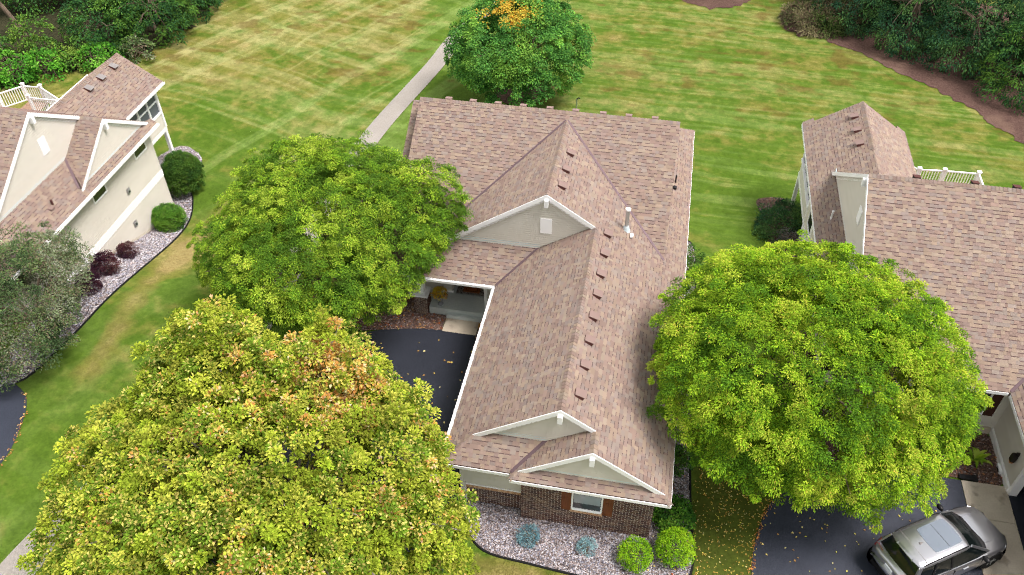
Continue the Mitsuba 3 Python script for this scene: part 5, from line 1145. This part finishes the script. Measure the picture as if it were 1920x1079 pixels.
ST = [(-2.28, 0.60, 0.50, 0.92, 0.02, 0), (-2.24, 0.76, 0.36, 1.00, 0.02, 0), (-2.12, 0.86, 0.30, 1.06, 0.02, 0), (-1.8, 0.915, 0.27, 1.08, 0.02, 0), (-1.0, 0.93, 0.25, 1.06, 0.03, 0), (0.0, 0.93, 0.24, 1.03, 0.04, 0), (0.7, 0.93, 0.24, 1.00, 0.06, 0.0), (0.95, 0.93, 0.24, 0.98, 0.07, 0.012), (1.4, 0.92, 0.26, 0.94, 0.075, 0.018), (1.8, 0.88, 0.28, 0.88, 0.07, 0.016), (2.05, 0.80, 0.30, 0.81, 0.06, 0.010), (2.2, 0.66, 0.34, 0.73, 0.04, 0), (2.29, 0.48, 0.42, 0.62, 0.02, 0)]
body = cput('body', loft([sect(*q) for q in ST]), 'paint_mat', smooth=38)
def gh(x, w, z): return [(x, y, z) for y in (w, w * 0.5, 0, -w * 0.5, -w)]
def ghring(z, xr, xf, w, bow=0.10, n=7):
    """plan outline of the cabin at height z: rear at xr, front at xf, bowed ends"""
    t = np.linspace(-1, 1, n); fr = [(xf - bow * u * u, -w * u * 0.96, z) for u in t]; re = [(xr + bow * 0.8 * u * u, w * u * 0.96, z) for u in t]
    sr = [(xr + (xf - xr) * s, -w * (1 + 0.03 * math.sin(s * 3.14)), z) for s in (0.2, 0.4, 0.6, 0.8)]; sl = [(p[0], -p[1], z) for p in sr[::-1]]
    return np.array(fr[::-1][::-1][::1] and ([(p) for p in fr] + [(xr + (xf - xr) * s, -w * (1 + 0.03 * math.sin(s * 3.14)), z) for s in (0.8, 0.6, 0.4, 0.2)] + [(xr + bow * 0.8 * u * u, -w * 0.96 * (-u) * -1, z) for u in t[::-1]] + [(xr + (xf - xr) * s, w * (1 + 0.03 * math.sin(s * 3.14)), z) for s in (0.2, 0.4, 0.6, 0.8)]))
def ring2(z, xr, xf, w, bow=0.12):
    """rounded outline, counter-clockwise from the front right"""
    o = []
    for u in np.linspace(-1, 1, 9): o.append((xf - bow * u * u, w * 0.94 * u, z))
    for s in (0.85, 0.6, 0.35, 0.12): o.append((xr + (xf - xr) * s, w * (1.0 if 0.2 < s < 0.8 else 0.98), z))
    for u in np.linspace(1, -1, 9): o.append((xr + bow * 0.7 * u * u, w * 0.94 * u, z))
    for s in (0.12, 0.35, 0.6, 0.85): o.append((xr + (xf - xr) * s, -w * (1.0 if 0.2 < s < 0.8 else 0.98), z))
    return np.array(o)
cabin = cput('glasshouse', loft([ring2(1.00, -2.12, 1.12, 0.86), ring2(1.10, -2.08, 0.98, 0.835), ring2(1.35, -1.97, 0.60, 0.765), ring2(1.58, -1.84, 0.24, 0.69)]), 'car_glass_mat', smooth=30)
cput('roof', loft([ring2(1.565, -1.93, 0.27, 0.705), ring2(1.61, -1.97, 0.22, 0.70), ring2(1.655, -1.95, 0.14, 0.65), ring2(1.685, -1.85, 0.02, 0.52), ring2(1.692, -1.6, -0.2, 0.3)]), 'paint_mat', smooth=45)
cput('roof_glass', loft([ring2(1.675, -1.14, 0.02, 0.46, 0.05), ring2(1.700, -1.14, 0.02, 0.46, 0.05), ring2(1.704, -1.09, -0.03, 0.39, 0.05)]), 'roof_glass_mat', smooth=30)
cput('roof_glass_seam', boxvf((-0.56, -0.42, 1.70), (-0.545, 0.42, 1.7065)), 'dark_mat')
cput('roof_seam', boxvf((-1.62, -0.60, 1.66), (-1.605, 0.60, 1.694)), 'grey_vent_mat')
cput('antenna', trimesh.convex.convex_hull(np.array([(-1.38, 0.05, 1.69), (-1.38, -0.05, 1.69), (-1.20, 0, 1.69), (-1.37, 0, 1.735), (-1.33, 0.03, 1.72), (-1.33, -0.03, 1.72)])), 'grey_vent_mat')
for s in (-1, 1):
    cput('roof_rail', tube([(-1.75, s * 0.655, 1.655), (-1.6, s * 0.665, 1.70), (-0.1, s * 0.655, 1.70), (0.05, s * 0.64, 1.665)], 0.018, 6), 'black_plastic_mat', smooth=40)
    cput('spoiler_fin', trimesh.convex.convex_hull(np.array([(-1.98, s * 0.36, 1.62), (-1.98, s * 0.30, 1.62), (-1.62, s * 0.34, 1.688), (-1.95, s * 0.33, 1.672)])), 'paint_mat')
    for a, b, w in (((1.08, s * 0.80, 1.02), (0.20, s * 0.655, 1.60), 0.075), ((-0.55, s * 0.85, 1.04), (-0.62, s * 0.70, 1.58), 0.07), ((-1.35, s * 0.85, 1.05), (-1.25, s * 0.70, 1.58), 0.07), ((-2.06, s * 0.80, 1.06), (-1.86, s * 0.66, 1.58), 0.16)):
        v, f = bar(a, b, w, 0.05, (0, s, 0.4)); cput('pillar', (v + [0, s * 0.012, 0.012], fixvol(v, f)), 'paint_mat' if a[0] > 1 or a[0] < -2 else 'black_plastic_mat')
    v, f = bar((-2.0, s * 0.868, 1.065), (0.95, s * 0.868, 1.02), 0.02, 0.025); cput('belt_trim', (v, fixvol(v, f)), 'chrome_mat')
    m = trimesh.creation.icosphere(2); m.apply_scale((0.09, 0.13, 0.075)); m.apply_translation((0.72, s * 1.03, 1.09)); mk = cput('mirror', m, 'black_plastic_mat', smooth=True)
    cput('arm', bar((0.74, s * 0.88, 1.06), (0.72, s * 0.98, 1.07), 0.06, 0.04), 'black_plastic_mat', parent=mk)
    for x in (0.05, -1.0): cput('door_handle', chbox((x - 0.11, min(s * 0.925, s * 0.965), 0.86), (x + 0.11, max(s * 0.925, s * 0.965), 0.90), 0.012), 'chrome_mat')
    for x in (0.78, -0.42, -1.45): cput('door_seam', boxvf((x - 0.006, min(s * 0.9, s * 0.9335), 0.32), (x + 0.006, max(s * 0.9, s * 0.9335), 0.98)), 'dark_mat')
    for x in (1.42, -1.38):
        wl_ = trimesh.creation.revolve(np.array([(0.20, -0.11), (0.34, -0.11), (0.37, -0.07), (0.37, 0.07), (0.34, 0.11), (0.20, 0.11), (0.20, -0.11)]), sections=28); wl_.apply_transform(trimesh.transformations.rotation_matrix(math.pi / 2, (1, 0, 0))); wl_.apply_translation((x, s * 0.82, 0.37))
        wk = cput('wheel', wl_, 'tyre_mat', smooth=35)
        rim = trimesh.creation.cylinder(0.205, 0.16, sections=24); rim.apply_transform(trimesh.transformations.rotation_matrix(math.pi / 2, (1, 0, 0))); rim.apply_translation((x, s * 0.83, 0.37)); rk = cput('rim', rim, 'dark_mat', smooth=35, parent=wk)
        mb = MB()
        for q in range(5):
            an = q * 2 * math.pi / 5; v, f = bar((x, s * 0.915, 0.37), (x + 0.20 * math.cos(an), s * 0.92, 0.37 + 0.20 * math.sin(an)), 0.05, 0.02, (0, s, 0)); mb.add(v, fixvol(v, f))
        cput('spokes', mb.mesh(), 'steel_mat', parent=wk)
        t = np.linspace(-0.25, math.pi + 0.25, 13); cput('wheel_arch', tube([(x + 0.42 * math.cos(u), s * 0.905, 0.37 + 0.42 * math.sin(u)) for u in t], 0.045, 6), 'black_plastic_mat', smooth=40)
    cput('headlight', trimesh.convex.convex_hull(np.array([(2.16, s * 0.42, 0.74), (2.06, s * 0.70, 0.80), (1.86, s * 0.845, 0.82), (2.14, s * 0.50, 0.68), (1.98, s * 0.80, 0.72), (1.85, s * 0.86, 0.76), (2.22, s * 0.45, 0.70)])), 'chrome_mat')
    cput('tail_light', trimesh.convex.convex_hull(np.array([(-2.16, s * 0.50, 1.06), (-2.10, s * 0.80, 1.07), (-1.82, s * 0.915, 1.04), (-2.25, s * 0.52, 0.94), (-2.16, s * 0.84, 0.94), (-1.86, s * 0.93, 0.95)])), 'red_mat')
    v, f = tube([(0.98, s * 0.50, 1.045), (1.4, s * 0.53, 1.015), (1.85, s * 0.48, 0.945)], [0.012, 0.016, 0.006], 6); cput('hood_crease', (v - [0, 0, 0.006], f), 'paint_mat', smooth=40)
cput('windshield_base', trimesh.convex.convex_hull(np.array([(1.17, 0.5, 1.04), (1.17, -0.5, 1.04), (1.02, 0.82, 1.02), (1.02, -0.82, 1.02), (0.98, 0.82, 1.05), (0.98, -0.82, 1.05), (1.10, 0.5, 1.07), (1.10, -0.5, 1.07)])), 'black_plastic_mat')
for s in (-0.1, 0.45): cput('wiper', tube([(1.10, s + 0.1, 1.075), (0.86, s - 0.45, 1.215)], 0.01, 5), 'black_plastic_mat')
cput('rear_bumper', loft([sect(-2.36, 0.60, 0.42, 0.60, 0.0), sect(-2.33, 0.78, 0.36, 0.66, 0.0), sect(-2.2, 0.885, 0.32, 0.70, 0.0), sect(-1.95, 0.93, 0.32, 0.66, 0.0)]), 'black_plastic_mat', smooth=38)
cput('bumper_plate', chbox((-2.345, -0.70, 0.655), (-2.17, 0.70, 0.72), 0.02), 'chrome_mat')
cput('license_plate', chbox((-2.30, -0.16, 0.78), (-2.262, 0.16, 0.92), 0.006), 'plate_mat')
cput('grille', chbox((2.20, -0.42, 0.52), (2.285, 0.42, 0.66), 0.03), 'black_plastic_mat'); cput('front_bumper', loft([sect(1.95, 0.90, 0.27, 0.46, 0.0), sect(2.18, 0.74, 0.27, 0.46, 0.0), sect(2.32, 0.50, 0.30, 0.44, 0.0)]), 'black_plastic_mat', smooth=38)

# repeats carry a group
GROUPS = {'boxwood': 'round lime green shrubs in the front gravel bed', 'blue_spruce': 'dwarf blue spruces in the front gravel bed', 'barberry': 'dark purple shrubs along the left house',
          'hedge_tree': 'trees of the hedge at upper right', 'woodland_tree': 'trees of the woods at upper left', 'woodland_shrub': 'shrubs and small trees before the woods at upper left',
          'clipped_shrub': 'clipped green shrubs at the left house', 'edge_tree': 'dark trees at the top edge of the lawn', 'bed_edging': 'black edging of the gravel beds', 'shade_tree': 'broad green shade trees', 'house': 'houses with brown shingle roofs'}
for key, d in labels.items():
    base = key.rsplit('_', 1)[0] if key[-3:].isdigit() else key
    if '__' not in key and base in GROUPS: d['group'] = GROUPS[base]
